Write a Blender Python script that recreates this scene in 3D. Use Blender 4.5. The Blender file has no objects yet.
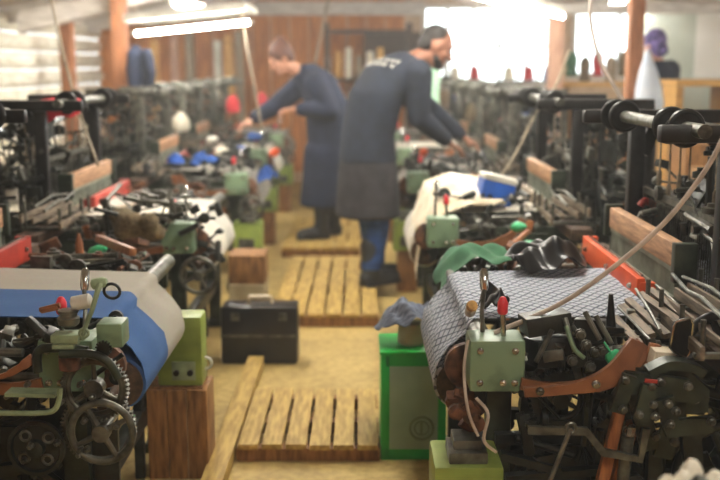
import bpy, bmesh, math, random
from mathutils import Vector, Matrix, Euler
random.seed(7)
C = bpy.context.scene.collection
S = bpy.context.scene
PI = math.pi
V = Vector

# ------------------------------------------------------------------ camera
CAM_H, F, PITCH = 1.5, 1000.0, math.atan(175 / 1000)
cp, sp_ = math.cos(PITCH), math.sin(PITCH)


def at(px, py, Y):
    """world point at forward distance Y seen in the photograph at (px, py)"""
    a, b = (px - 360) / F, (240 - py) / F
    dy = cp + b * sp_
    dz = -sp_ + b * cp
    t = Y / dy
    return V((a * t, Y, CAM_H + dz * t))


cd = bpy.data.cameras.new('camera')
cd.sensor_width = 36
cd.lens = 50
cd.dof.use_dof = True
cd.dof.focus_distance = 2.72
cd.dof.aperture_fstop = 2.1
cd.clip_start = 0.05
cam = bpy.data.objects.new('camera', cd)
C.objects.link(cam)
cam.location = (0, 0, CAM_H)
cam.rotation_euler = (PI / 2 - PITCH, 0, 0)
S.camera = cam

# ------------------------------------------------------------------ materials
M = {}


def srgb(r, g, b):
    f = lambda c: (c / 255 / 12.92) if c / 255 <= .04045 else ((c / 255 + .055) / 1.055) ** 2.4
    return (f(r), f(g), f(b), 1)


def mat(name, col, rough=.6, metal=0.0, col2=None, scale=14, bump=0.0, spec=.5, stretch=None, fac=(.35, .65), detail=4):
    m = bpy.data.materials.new(name)
    m.use_nodes = True
    nt = m.node_tree
    b = nt.nodes['Principled BSDF']
    b.inputs['Roughness'].default_value = rough
    b.inputs['Metallic'].default_value = metal
    b.inputs['Specular IOR Level'].default_value = spec
    c1 = srgb(*col)
    c2 = srgb(*col2) if col2 else tuple(c * .62 for c in c1[:3]) + (1,)
    tc = nt.nodes.new('ShaderNodeTexCoord')
    src = tc.outputs['Object']
    if stretch:
        mp = nt.nodes.new('ShaderNodeMapping')
        mp.inputs['Scale'].default_value = stretch
        nt.links.new(src, mp.inputs['Vector'])
        src = mp.outputs['Vector']
    nz = nt.nodes.new('ShaderNodeTexNoise')
    nz.inputs['Scale'].default_value = scale
    nz.inputs['Detail'].default_value = detail
    nt.links.new(src, nz.inputs['Vector'])
    rp = nt.nodes.new('ShaderNodeValToRGB')
    rp.color_ramp.elements[0].position, rp.color_ramp.elements[1].position = fac
    rp.color_ramp.elements[0].color = c2
    rp.color_ramp.elements[1].color = c1
    nt.links.new(nz.outputs['Fac'], rp.inputs['Fac'])
    nt.links.new(rp.outputs['Color'], b.inputs['Base Color'])
    if bump:
        bp = nt.nodes.new('ShaderNodeBump')
        bp.inputs['Strength'].default_value = bump
        bp.inputs['Distance'].default_value = .01
        nt.links.new(nz.outputs['Fac'], bp.inputs['Height'])
        nt.links.new(bp.outputs['Normal'], b.inputs['Normal'])
    M[name] = m
    return m


mat('iron_dark', (44, 48, 42), .42, .35, (20, 22, 19), 18, .15)
mat('iron_green', (58, 68, 54), .4, .25, (28, 33, 27), 16, .15)
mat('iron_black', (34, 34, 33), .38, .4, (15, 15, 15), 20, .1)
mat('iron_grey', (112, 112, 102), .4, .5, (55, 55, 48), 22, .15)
mat('steel', (190, 188, 180), .25, .9, (120, 118, 112), 25)
mat('chrome', (225, 225, 222), .12, 1.0, (190, 190, 188), 25)
mat('brass', (190, 150, 90), .3, .8, (120, 90, 50), 25)
mat('rust', (128, 84, 58), .7, .2, (60, 40, 30), 24, .3)
mat('sage', (122, 148, 118), .42, 0, (84, 104, 82), 11, .1, fac=(.3, .5))
mat('sage_pale', (160, 178, 140), .5, 0, (110, 125, 98), 12, .1)
mat('lime', (146, 164, 78), .42, 0, (116, 134, 60), 9, .05)
mat('orange_paint', (232, 92, 34), .38, 0, (205, 72, 26), 7, .05)
mat('red_paint', (196, 66, 48), .42, 0, (150, 44, 34), 9)
mat('red_knob', (235, 62, 74), .3, 0, (220, 50, 60), 8)
mat('leather', (146, 94, 60), .42, 0, (108, 66, 40), 12, .1)
mat('wood_orange', (166, 104, 58), .5, 0, (120, 70, 38), 10, .1, stretch=(8, 8, 1))
mat('slat_worn', (134, 118, 98), .7, 0, (84, 72, 58), 10, .2, stretch=(8, 1, 8))
mat('reed_metal', (150, 156, 140), .5, 0, (112, 118, 104), 14, .1)
mat('wood_cap', (192, 150, 112), .55, 0, (140, 104, 78), 10, .1, stretch=(8, 1, 8))
mat('wood_grey', (168, 152, 128), .7, 0, (112, 98, 80), 10, .2, stretch=(8, 1, 8))
mat('wood_brown', (158, 112, 62), .65, 0, (106, 72, 38), 9, .2, stretch=(6, 6, 1))
mat('wood_yellow', (190, 160, 88), .65, 0, (148, 118, 56), 8, .2, stretch=(7, 1, 7))
mat('wood_bench', (222, 176, 104), .55, 0, (190, 142, 78), 7, .1, stretch=(1, 6, 6))
mat('wood_dark', (84, 62, 44), .6, 0, (50, 36, 26), 9, .2, stretch=(6, 1, 6))
mat('post_wood', (166, 108, 70), .65, 0, (126, 78, 48), 7, .2, stretch=(9, 9, 1))
mat('post_pale', (200, 160, 136), .65, 0, (168, 126, 102), 7, .2, stretch=(9, 9, 1))
mat('log_white', (248, 244, 230), .8, 0, (214, 206, 184), 5, .3, stretch=(4, 1, 4))
mat('beam_white', (214, 208, 200), .7, 0, (180, 172, 164), 6, .1, stretch=(1, 6, 6))
mat('roof_board', (196, 182, 164), .75, 0, (156, 140, 122), 6, .2, stretch=(1, 9, 9))
mat('board_wall', (208, 138, 76), .7, 0, (160, 100, 54), 5, .2, stretch=(7, 1, .8))
mat('wall_tan', (206, 182, 152), .8, 0, (178, 150, 120), 5, .1)
mat('wall_grey', (196, 204, 194), .7, 0, (178, 188, 178), 3, .05)
mat('rubber', (30, 30, 32), .55, 0, (18, 18, 19), 12)
mat('cable_grey', (208, 194, 182), .5, 0, (172, 158, 146), 20)
mat('rope', (150, 138, 118), .85, 0, (110, 98, 82), 40)
mat('white_plastic', (232, 230, 220), .5, 0, (206, 202, 188), 8)
mat('cream_plastic', (232, 220, 196), .45, 0, (198, 180, 146), 9, .3)
mat('blue_plastic', (28, 92, 190), .4, 0, (20, 70, 150), 8)
mat('green_plastic', (24, 186, 72), .38, 0, (16, 164, 58), 6)
mat('crate_panel', (160, 188, 162), .5, 0, (140, 170, 144), 7)
mat('mint', (70, 190, 130), .35, 0, (48, 160, 104), 8)
mat('green_cloth', (58, 108, 76), .9, 0, (40, 82, 56), 14, .2)
mat('pale_green_cloth', (176, 214, 184), .9, 0, (150, 190, 160), 9, .2)
mat('black_plastic', (30, 31, 34), .3, 0, (18, 18, 20), 10)
mat('grey_cloth', (120, 128, 144), .9, 0, (62, 68, 84), 30, .3, stretch=(1, 5, 1))
mat('white_cloth', (226, 224, 214), .9, 0, (196, 192, 178), 8, .3)
mat('red_cloth', (214, 48, 62), .9, 0, (176, 32, 46), 9, .2)
mat('blue_cloth', (38, 84, 158), .9, 0, (26, 60, 122), 9, .2)
mat('navy', (34, 42, 58), .9, 0, (26, 33, 46), 12, .2)
mat('navy_coat', (30, 39, 62), .9, 0, (22, 29, 48), 12, .2)
mat('charcoal', (52, 50, 54), .9, 0, (36, 34, 38), 12, .2)
mat('denim', (44, 80, 142), .9, 0, (30, 58, 108), 18, .1)
mat('boot', (36, 38, 40), .5, 0, (24, 25, 27), 12)
mat('skin', (206, 156, 130), .55, 0, (188, 134, 108), 9)
mat('skin_deep', (172, 122, 98), .55, 0, (150, 100, 78), 9)
mat('hair_black', (40, 34, 32), .6, 0, (24, 20, 19), 40, .3)
mat('hair_brown', (98, 60, 46), .6, 0, (66, 38, 28), 40, .3)
mat('pink_cloth', (216, 160, 156), .9, 0, (190, 128, 124), 12)
mat('scarf', (120, 104, 164), .9, 0, (50, 44, 84), 34, .1, fac=(.48, .54))
mat('yarn_white', (232, 226, 210), .95, 0, (200, 192, 172), 60, .3)
mat('yarn_red', (196, 62, 66), .95, 0, (160, 44, 48), 60, .3)
mat('yarn_blue', (56, 92, 160), .95, 0, (40, 68, 124), 60, .3)
mat('yarn_brown', (128, 112, 84), .95, 0, (84, 72, 52), 60, .4)
mat('yarn_black', (44, 44, 46), .95, 0, (28, 28, 30), 60, .3)
mat('paper', (240, 240, 236), .8, 0, (228, 228, 224), 3)
mat('cardboard', (190, 146, 98), .8, 0, (160, 118, 76), 6)
mat('concrete', (176, 162, 128), .85, 0, (142, 126, 92), 8, .3)
mat('bag_plastic', (220, 228, 238), .3, 0, (190, 202, 220), 8, .3)


def emis(name, col, strength):
    m = bpy.data.materials.new(name)
    m.use_nodes = True
    nt = m.node_tree
    nt.nodes.remove(nt.nodes['Principled BSDF'])
    e = nt.nodes.new('ShaderNodeEmission')
    e.inputs['Color'].default_value = (*col, 1)
    e.inputs['Strength'].default_value = strength
    nt.links.new(e.outputs['Emission'], nt.nodes['Material Output'].inputs['Surface'])
    M[name] = m


emis('tube_glow', (1, .95, .86), 75)


def glass_mat():
    m = bpy.data.materials.new('pane_glass')
    m.use_nodes = True
    nt = m.node_tree
    nt.nodes.remove(nt.nodes['Principled BSDF'])
    t = nt.nodes.new('ShaderNodeBsdfTransparent')
    t.inputs['Color'].default_value = (.95, .98, .97, 1)
    g = nt.nodes.new('ShaderNodeBsdfGlossy')
    g.inputs['Roughness'].default_value = .05
    mx = nt.nodes.new('ShaderNodeMixShader')
    mx.inputs[0].default_value = .06
    nt.links.new(t.outputs[0], mx.inputs[1])
    nt.links.new(g.outputs[0], mx.inputs[2])
    nt.links.new(mx.outputs[0], nt.nodes['Material Output'].inputs['Surface'])
    M['pane_glass'] = m


glass_mat()


def floor_mat():
    m = mat('floor_worn', (208, 182, 114), .62, 0, (162, 138, 82), 2.2, .15, detail=8, fac=(.3, .7))
    nt = m.node_tree
    b = nt.nodes['Principled BSDF']
    nz = nt.nodes.new('ShaderNodeTexNoise')
    nz.inputs['Scale'].default_value = 26
    nz.inputs['Detail'].default_value = 6
    tc = [n for n in nt.nodes if n.type == 'TEX_COORD'][0]
    nt.links.new(tc.outputs['Object'], nz.inputs['Vector'])
    rp = nt.nodes.new('ShaderNodeValToRGB')
    rp.color_ramp.elements[0].position, rp.color_ramp.elements[1].position = .38, .6
    rp.color_ramp.elements[0].color = (.72, .67, .58, 1)
    rp.color_ramp.elements[1].color = (1, 1, 1, 1)
    nt.links.new(nz.outputs['Fac'], rp.inputs['Fac'])
    mx = nt.nodes.new('ShaderNodeMix')
    mx.data_type = 'RGBA'
    mx.blend_type = 'MULTIPLY'
    mx.inputs[0].default_value = .8
    old = b.inputs['Base Color'].links[0].from_socket
    nt.links.new(old, mx.inputs[6])
    nt.links.new(rp.outputs['Color'], mx.inputs[7])
    nt.links.new(mx.outputs[2], b.inputs['Base Color'])


floor_mat()


def cloth_mat(name, kind, a, b_, c=None):
    """woven cloth on UVs in metres: u along the warp, v across it"""
    m = bpy.data.materials.new(name)
    m.use_nodes = True
    nt = m.node_tree
    N, L = nt.nodes.new, nt.links.new
    bs = nt.nodes['Principled BSDF']
    bs.inputs['Roughness'].default_value = .9
    bs.inputs['Specular IOR Level'].default_value = .2
    uv = N('ShaderNodeUVMap')
    sx = N('ShaderNodeSeparateXYZ')
    L(uv.outputs[0], sx.inputs[0])

    def mth(op, x, y=None):
        n = N('ShaderNodeMath')
        n.operation = op
        for i, v in enumerate((x, y)):
            if v is None:
                continue
            if isinstance(v, (int, float)):
                n.inputs[i].default_value = v
            else:
                L(v, n.inputs[i])
        return n.outputs[0]
    mix = N('ShaderNodeMix')
    mix.data_type = 'RGBA'
    mix.inputs[6].default_value = srgb(*a)
    mix.inputs[7].default_value = srgb(*b_)
    nz = N('ShaderNodeTexNoise')
    nz.inputs['Scale'].default_value = 30
    L(uv.outputs[0], nz.inputs['Vector'])
    wob = mth('MULTIPLY', mth('SUBTRACT', nz.outputs['Fac'], .5), .25)
    if kind == 'diamond':
        u, v = mth('MULTIPLY', sx.outputs[0], 27), mth('MULTIPLY', sx.outputs[1], 22)
        p = mth('ABSOLUTE', mth('SINE', mth('MULTIPLY', mth('ADD', mth('ADD', u, v), wob), 3.1416)))
        q = mth('ABSOLUTE', mth('SINE', mth('MULTIPLY', mth('ADD', mth('SUBTRACT', u, v), wob), 3.1416)))
        d = mth('MINIMUM', p, q)
        f = mth('LESS_THAN', d, .36)
        L(f, mix.inputs[0])
        out = mix.outputs[2]
    else:
        w = mth('ADD', sx.outputs[1], mth('MULTIPLY', wob, .02))
        f = mth('GREATER_THAN', w, .34)
        L(f, mix.inputs[0])
        out = mix.outputs[2]
    dark = N('ShaderNodeMix')
    dark.data_type = 'RGBA'
    dark.blend_type = 'MULTIPLY'
    dark.inputs[0].default_value = .25
    n2 = N('ShaderNodeTexNoise')
    n2.inputs['Scale'].default_value = 90
    L(uv.outputs[0], n2.inputs['Vector'])
    L(out, dark.inputs[6])
    L(n2.outputs['Color'], dark.inputs[7])
    hs = N('ShaderNodeHueSaturation')
    L(dark.outputs[2], hs.inputs['Color'])
    hs.inputs['Value'].default_value = 1.1
    L(hs.outputs[0], bs.inputs['Base Color'])
    bp = N('ShaderNodeBump')
    bp.inputs['Strength'].default_value = .15
    bp.inputs['Distance'].default_value = .002
    L(f, bp.inputs['Height'])
    L(bp.outputs[0], bs.inputs['Normal'])
    M[name] = m


cloth_mat('cloth_diamond', 'diamond', (172, 176, 184), (88, 93, 104))
cloth_mat('cloth_blue', 'stripe', (60, 92, 140), (164, 158, 146))
cloth_mat('cloth_pale', 'stripe', (214, 208, 194), (190, 186, 176))
cloth_mat('cloth_dim', 'diamond', (150, 146, 136), (110, 108, 104))


# ------------------------------------------------------------------ mesh builder
def frame_of(d):
    d = V(d).normalized()
    a = V((0, 0, 1)) if abs(d.z) < .9 else V((1, 0, 0))
    u = d.cross(a).normalized()
    return u, d.cross(u).normalized(), d


class MB:
    def __init__(self):
        self.bm = bmesh.new()
        self.uv = None

    def box(self, c, size, rot=(0, 0, 0), bev=0.0):
        R = Euler(rot).to_matrix().to_4x4()
        mt = Matrix.Translation(c) @ R @ Matrix.Diagonal((size[0], size[1], size[2], 1))
        g = bmesh.ops.create_cube(self.bm, size=1, matrix=mt)
        if bev:
            es = list({e for v in g['verts'] for e in v.link_edges})
            bmesh.ops.bevel(self.bm, geom=es, offset=bev, segments=2, affect='EDGES', profile=.6)
        return self

    def ring(self, c, u, w, ru, rw, n):
        return [self.bm.verts.new(V(c) + V(u) * (ru * math.cos(2 * PI * i / n)) + V(w) * (rw * math.sin(2 * PI * i / n))) for i in range(n)]

    def skin(self, rings, closed_ends=True, loop=False):
        n = len(rings[0])
        pairs = list(zip(rings, rings[1:]))
        if loop:
            pairs.append((rings[-1], rings[0]))
        for a, b in pairs:
            for i in range(n):
                self.bm.faces.new((a[i], a[(i + 1) % n], b[(i + 1) % n], b[i]))
        if closed_ends and not loop:
            self.bm.faces.new(rings[0][::-1])
            self.bm.faces.new(rings[-1])
        return self

    def cyl(self, p0, p1, r0, r1=None, seg=14):
        r1 = r0 if r1 is None else r1
        p0, p1 = V(p0), V(p1)
        u, w, d = frame_of(p1 - p0)
        return self.skin([self.ring(p0, u, w, r0, r0, seg), self.ring(p1, u, w, r1, r1, seg)])

    def lathe(self, p0, axis, prof, seg=18):
        u, w, d = frame_of(axis)
        return self.skin([self.ring(V(p0) + d * h, u, w, max(r, 1e-4), max(r, 1e-4), seg) for h, r in prof])

    def tube(self, pts, r, seg=8, closed=False):
        pts = [V(p) for p in pts]
        n = len(pts)
        rings, u = [], None
        for i, p in enumerate(pts):
            if closed:
                d = (pts[(i + 1) % n] - pts[i - 1]).normalized()
            else:
                d = (pts[min(i + 1, n - 1)] - pts[max(i - 1, 0)]).normalized()
            if u is None:
                u, w, _ = frame_of(d)
            else:
                u = (u - d * u.dot(d)).normalized()
                w = d.cross(u).normalized()
            rr = r[i] if isinstance(r, (list, tuple)) else r
            rings.append(self.ring(p, u, w, rr, rr, seg))
        return self.skin(rings, loop=closed)

    def torus(self, c, axis, R, r, n=28, seg=8):
        u, w, d = frame_of(axis)
        return self.tube([V(c) + u * (R * math.cos(2 * PI * i / n)) + w * (R * math.sin(2 * PI * i / n)) for i in range(n)], r, seg, True)

    def gear(self, c, axis, R, wid, teeth, depth=.006, hole=None):
        u, w, d = frame_of(axis)
        def P(rad, a, h):
            return self.bm.verts.new(V(c) + d * h + u * (rad * math.cos(a)) + w * (rad * math.sin(a)))
        outer = []
        for h in (-wid / 2, wid / 2):
            ring = []
            for t in range(teeth):
                a0 = 2 * PI * t / teeth
                for k, rad in ((0, R - depth), (.25, R), (.5, R), (.75, R - depth)):
                    ring.append(P(rad, a0 + 2 * PI / teeth * k, h))
            outer.append(ring)
        n = len(outer[0])
        if hole:
            inner = [[P(hole, 2 * PI * i / n, h) for i in range(n)] for h in (-wid / 2, wid / 2)]
            self.skin([inner[0], outer[0], outer[1], inner[1]], loop=True)
        else:
            self.skin(outer)
        return self

    def wheel(self, c, axis, R, r, spokes, hub):
        u, w, d = frame_of(axis)
        self.torus(c, axis, R, r, 36, 10)
        self.cyl(V(c) - d * .018, V(c) + d * .018, hub, seg=16)
        for i in range(spokes):
            a = 2 * PI * i / spokes + .5
            e = u * math.cos(a) + w * math.sin(a)
            self.cyl(V(c) + e * hub * .6, V(c) + e * R, r * .95, r * .7, 8)
        return self

    def ball(self, c, r, rot=(0, 0, 0), sub=2):
        r = (r, r, r) if isinstance(r, (int, float)) else r
        mt = Matrix.Translation(c) @ Euler(rot).to_matrix().to_4x4() @ Matrix.Diagonal((*r, 1))
        bmesh.ops.create_icosphere(self.bm, subdivisions=sub, radius=1, matrix=mt)
        return self

    def prism(self, pts, vec):
        a = [self.bm.verts.new(V(p)) for p in pts]
        b = [self.bm.verts.new(V(p) + V(vec)) for p in pts]
        n = len(a)
        self.bm.faces.new(a[::-1])
        self.bm.faces.new(b)
        for i in range(n):
            self.bm.faces.new((a[i], a[(i + 1) % n], b[(i + 1) % n], b[i]))
        return self

    def band(self, pts, wid, thick, across):
        """flat bar along pts; wid measured in the bar's plane, thick along across"""
        ac = V(across).normalized()
        pts = [V(p) for p in pts]
        rings = []
        for i, p in enumerate(pts):
            d = (pts[min(i + 1, len(pts) - 1)] - pts[max(i - 1, 0)]).normalized()
            s = ac.cross(d).normalized()
            w = (wid[i] if isinstance(wid, (list, tuple)) else wid) / 2
            rings.append([self.bm.verts.new(q) for q in (p + s * w - ac * thick / 2, p + s * w + ac * thick / 2, p - s * w + ac * thick / 2, p - s * w - ac * thick / 2)])
        return self.skin(rings)

    def cap(self, p0, r0, p1, r1, seg=14):
        """tapered capsule"""
        p0, p1 = V(p0), V(p1)
        d = p1 - p0
        L = max(d.length, 1e-5)
        u, w, dd = frame_of(d)
        rings = []
        for k in range(1, 5):
            a = -PI / 2 + k * PI / 10
            rings.append(self.ring(p0 + dd * (r0 * math.sin(a)), u, w, r0 * math.cos(a), r0 * math.cos(a), seg))
        rings.append(self.ring(p0, u, w, r0, r0, seg))
        rings.append(self.ring(p1, u, w, r1, r1, seg))
        for k in range(1, 5):
            a = k * PI / 10
            rings.append(self.ring(p1 + dd * (r1 * math.sin(a)), u, w, r1 * math.cos(a), r1 * math.cos(a), seg))
        return self.skin(rings)

    def chain(self, pts, rad, seg=14):
        for i in range(len(pts) - 1):
            self.cap(pts[i], rad[i], pts[i + 1], rad[i + 1], seg)
        return self

    def loft(self, secs, seg=24):
        """secs: (centre, side vector, radius side, forward vector, radius forward)"""
        return self.skin([self.ring(c, V(u).normalized(), V(w).normalized(), ru, rw, seg) for c, u, ru, w, rw in secs])

    def sheet(self, fn, nu, nv, thick=0.0, uvf=None):
        """grid surface fn(s,t) s,t in 0..1, thickened"""
        uvl = self.bm.loops.layers.uv.verify() if uvf else None
        g = [[self.bm.verts.new(fn(i / nu, j / nv)) for j in range(nv + 1)] for i in range(nu + 1)]
        fs = []
        for i in range(nu):
            for j in range(nv):
                f = self.bm.faces.new((g[i][j], g[i + 1][j], g[i + 1][j + 1], g[i][j + 1]))
                if uvl:
                    for lp, (a, b) in zip(f.loops, ((i, j), (i + 1, j), (i + 1, j + 1), (i, j + 1))):
                        lp[uvl].uv = uvf(a / nu, b / nv)
                fs.append(f)
        if thick:
            for f in fs:
                f.normal_update()
            h = []
            for row in g:
                hr = []
                for v in row:
                    nn = sum((f.normal for f in v.link_faces), V((0, 0, 0)))
                    hr.append((v.co.copy(), nn.normalized() if nn.length > 1e-6 else V((0, 0, 1))))
                h.append(hr)
            k = [[self.bm.verts.new(c - nn * thick) for c, nn in hr] for hr in h]
            def quad(vs, ij):
                f = self.bm.faces.new(vs)
                if uvl:
                    for lp, (a, b) in zip(f.loops, ij):
                        lp[uvl].uv = uvf(a / nu, b / nv)
            for i in range(nu):
                for j in range(nv):
                    quad((k[i][j], k[i][j + 1], k[i + 1][j + 1], k[i + 1][j]), ((i, j), (i, j + 1), (i + 1, j + 1), (i + 1, j)))
            for i in range(nu):
                for j in (0, nv):
                    quad((g[i][j], g[i + 1][j], k[i + 1][j], k[i][j]), ((i, j), (i + 1, j), (i + 1, j), (i, j)))
            for j in range(nv):
                for i in (0, nu):
                    quad((g[i][j], g[i][j + 1], k[i][j + 1], k[i][j]), ((i, j), (i, j + 1), (i, j + 1), (i, j)))
        return self

    def build(self, name, m, parent=None, sx=1, world=False, ang=38, remesh=0, smooth=0, subsurf=0):
        bm = self.bm
        if sx != 1:
            bmesh.ops.scale(bm, vec=(sx, 1, 1), verts=bm.verts)
        if world and parent is not None:
            q = V((0, 0, 0))
            p = parent
            while p is not None:
                q += p.location
                p = p.parent
            bmesh.ops.translate(bm, vec=-q, verts=bm.verts)
        bmesh.ops.recalc_face_normals(bm, faces=bm.faces)
        me = bpy.data.meshes.new(name)
        bm.to_mesh(me)
        bm.free()
        o = bpy.data.objects.new(name, me)
        C.objects.link(o)
        if remesh:
            md = o.modifiers.new('r', 'REMESH')
            md.mode = 'VOXEL'
            md.voxel_size = remesh
            if smooth:
                sm = o.modifiers.new('s', 'SMOOTH')
                sm.factor = .5
                sm.iterations = smooth
            dg = bpy.context.evaluated_depsgraph_get()
            dg.update()
            me2 = bpy.data.meshes.new_from_object(o.evaluated_get(dg))
            o.modifiers.clear()
            o.data = me2
            bpy.data.meshes.remove(me)
            me = me2
            me.name = name
            ang = 180
        me.materials.clear()
        me.materials.append(M[m] if isinstance(m, str) else m)
        me.polygons.foreach_set('use_smooth', [True] * len(me.polygons))
        if ang < 180:
            me.set_sharp_from_angle(angle=math.radians(ang))
        if subsurf:
            s = o.modifiers.new('sub', 'SUBSURF')
            s.levels = s.render_levels = subsurf
        if parent is not None:
            o.parent = parent
        return o


def build_each(mb, name, m, parent, pad=.003, **k):
    """link every group of touching pieces in mb as a mesh of its own"""
    bm = mb.bm
    bm.verts.index_update()
    seen, comps = set(), []
    for v in bm.verts:
        if v in seen:
            continue
        st, vs = [v], []
        seen.add(v)
        while st:
            q = st.pop()
            vs.append(q)
            for e in q.link_edges:
                o = e.other_vert(q)
                if o not in seen:
                    seen.add(o)
                    st.append(o)
        lo = [min(q.co[i] for q in vs) - pad for i in range(3)]
        hi = [max(q.co[i] for q in vs) + pad for i in range(3)]
        comps.append([lo, hi, vs])
    done = False
    while not done:
        done = True
        for i in range(len(comps)):
            for j in range(i + 1, len(comps)):
                a, c = comps[i], comps[j]
                if all(a[0][t] <= c[1][t] and c[0][t] <= a[1][t] for t in range(3)):
                    ni = a[2] + c[2]
                    comps[i] = [[min(a[0][t], c[0][t]) for t in range(3)], [max(a[1][t], c[1][t]) for t in range(3)], ni]
                    del comps[j]
                    done = False
                    break
            if not done:
                break
    out = []
    for lo, hi, vs in comps:
        nb = MB()
        mp = {v: nb.bm.verts.new(v.co) for v in vs}
        for f in {f for v in vs for f in v.link_faces}:
            nb.bm.faces.new([mp[v] for v in f.verts])
        out.append(nb.build(name, m, parent, **k))
    bm.free()
    return out


def tag(o, label, cat, group=None, kind=None):
    if label:
        o['label'] = label
    if cat:
        o['category'] = cat
    if group:
        o['group'] = group
    if kind:
        o['kind'] = kind
    return o


def struct(name, mb, m, **k):
    o = mb.build(name, m, **k)
    o['kind'] = 'structure'
    return o


def empty(name, loc):
    o = bpy.data.objects.new(name, None)
    o.empty_display_size = .1
    C.objects.link(o)
    o.location = loc
    return o


KIDS = {}


def copy_tree(o, parent=None):
    c = o.copy()
    C.objects.link(c)
    c.parent = parent
    for ch in list(o.children):
        copy_tree(ch, c)
    return c


def swap(o, frm, to):
    """give one copy (and its parts) its own material on object-level slots"""
    for q in [o] + list(o.children_recursive):
        if q.type == 'MESH' and q.material_slots and q.data.materials[0] == M[frm]:
            q.material_slots[0].link = 'OBJECT'
            q.material_slots[0].material = M[to]


def bez(p, n=24):
    """Catmull-Rom through points"""
    p = [V(q) for q in p]
    q = [p[0]] + p + [p[-1]]
    out = []
    for i in range(len(p) - 1):
        a, b, c, d = q[i:i + 4]
        for k in range(n):
            t = k / n
            out.append(.5 * ((2 * b) + (c - a) * t + (2 * a - 5 * b + 4 * c - d) * t * t + (3 * b - a - 3 * c + d) * t ** 3))
    out.append(p[-1])
    return out


# ------------------------------------------------------------------ the room
LX, RX, Y0, Y1 = -3.35, 4.9, -1.6, 13.0
RIDX, RIDZ = -.4, 2.46


def roof_z(x):
    return RIDZ - .2 * (RIDX - x) if x < RIDX else RIDZ - .085 * (x - RIDX)


struct('floor', MB().box(((LX + RX) / 2, (Y0 + Y1) / 2, -.05), (RX - LX + .4, Y1 - Y0 + .4, .1)), 'floor_worn')
b = MB()
for (xa, xb) in ((LX - .2, RIDX), (RIDX, RX + .2)):
    b.prism([(xa, Y0, roof_z(xa) + .16), (xb, Y0, roof_z(xb) + .16), (xb, Y0, roof_z(xb) + .2), (xa, Y0, roof_z(xa) + .2)], (0, Y1 - Y0 + .2, 0))
struct('ceiling', b, 'roof_board')
# log wall on the left
b = MB()
k = 0
z = .09
while z < roof_z(LX) + .2:
    b.cyl((LX - .02 + .01 * math.sin(k * 2.1), Y0, z), (LX - .02 + .01 * math.cos(k * 1.7), Y1, z), .091, .088, 16)
    z += .182
    k += 1
struct('wall_left', b, 'log_white')
# back wall with window openings: x0, x1, z0, z1
WIN = [(.78, 2.46, 1.22, 2.26), (2.70, 4.55, 1.34, 2.28)]


def wall_with_holes(name, axis, pos, lo, hi, ztop, holes, m, th=.12):
    b = MB()
    xs = sorted({lo, hi, *[h[0] for h in holes], *[h[1] for h in holes]})
    for xa, xb in zip(xs, xs[1:]):
        hs = [h for h in holes if h[0] <= xa + 1e-6 and h[1] >= xb - 1e-6]
        spans = [(0, ztop)] if not hs else [(0, hs[0][2]), (hs[0][3], ztop)]
        for za, zb in spans:
            if axis == 'y':
                b.box(((xa + xb) / 2, pos, (za + zb) / 2), (xb - xa, th, zb - za))
            else:
                b.box((pos, (xa + xb) / 2, (za + zb) / 2), (th, xb - xa, zb - za))
    return struct(name, b, m)


wall_with_holes('wall_back', 'y', Y1 + .06, LX, RX, 2.7, WIN, 'wall_tan')
RWIN = [(1.2, 2.6, .95, 1.95), (4.0, 5.6, .95, 1.95), (7.0, 8.6, .95, 1.95)]
wall_with_holes('wall_right', 'x', RX + .06, Y0, Y1, 2.3, RWIN, 'wall_tan')
struct('wall_front', MB().box(((LX + RX) / 2, Y0 - .06, 1.35), (RX - LX, .12, 2.7)), 'board_wall')


def window(n, axis, pos, h, cols, rows):
    x0, x1, z0, z1 = h
    P = (lambda a, z, d=0: (a, pos + d, z)) if axis == 'y' else (lambda a, z, d=0: (pos + d, a, z))
    Z = (lambda w, d, hh: (w, d, hh)) if axis == 'y' else (lambda w, d, hh: (d, w, hh))
    b = MB()
    t = .06
    for a in (x0 + t / 2, x1 - t / 2):
        b.box(P(a, (z0 + z1) / 2), Z(t, .09, z1 - z0))
    for zz in (z0 + t / 2, z1 - t / 2):
        b.box(P((x0 + x1) / 2, zz), Z(x1 - x0, .09, t))
    for i in range(1, cols):
        b.box(P(x0 + (x1 - x0) * i / cols, (z0 + z1) / 2), Z(.045, .06, z1 - z0))
    for j in range(1, rows):
        b.box(P((x0 + x1) / 2, z0 + (z1 - z0) * j / rows), Z(x1 - x0, .04, .03))
    o = struct('window_%d' % n, b, 'beam_white')
    g = MB().box(P((x0 + x1) / 2, (z0 + z1) / 2), Z(x1 - x0 - .02, .006, z1 - z0 - .02)).build('pane', 'pane_glass', o)
    sl = MB().box(P((x0 + x1) / 2, z0 - .02, -.06 if axis == 'y' else -.06), Z(x1 - x0 + .1, .18, .04)).build('sill', 'beam_white', o)
    # sky portal in the opening
    ld = bpy.data.lights.new('window_daylight', 'AREA')
    ld.shape = 'RECTANGLE'
    ld.size, ld.size_y = x1 - x0, z1 - z0
    ld.cycles.is_portal = True
    lo = bpy.data.objects.new('window_daylight', ld)
    C.objects.link(lo)
    lo.location = P((x0 + x1) / 2, (z0 + z1) / 2, .1)
    lo.rotation_euler = (-PI / 2, 0, 0) if axis == 'y' else (PI / 2, 0, PI / 2)


for i, h in enumerate(WIN):
    window(i + 1, 'y', Y1 + .05, h, (5, 3)[i], (2, 1)[i])
for i, h in enumerate(RWIN):
    window(i + 3, 'x', RX + .05, h, 3, 2)

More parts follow.
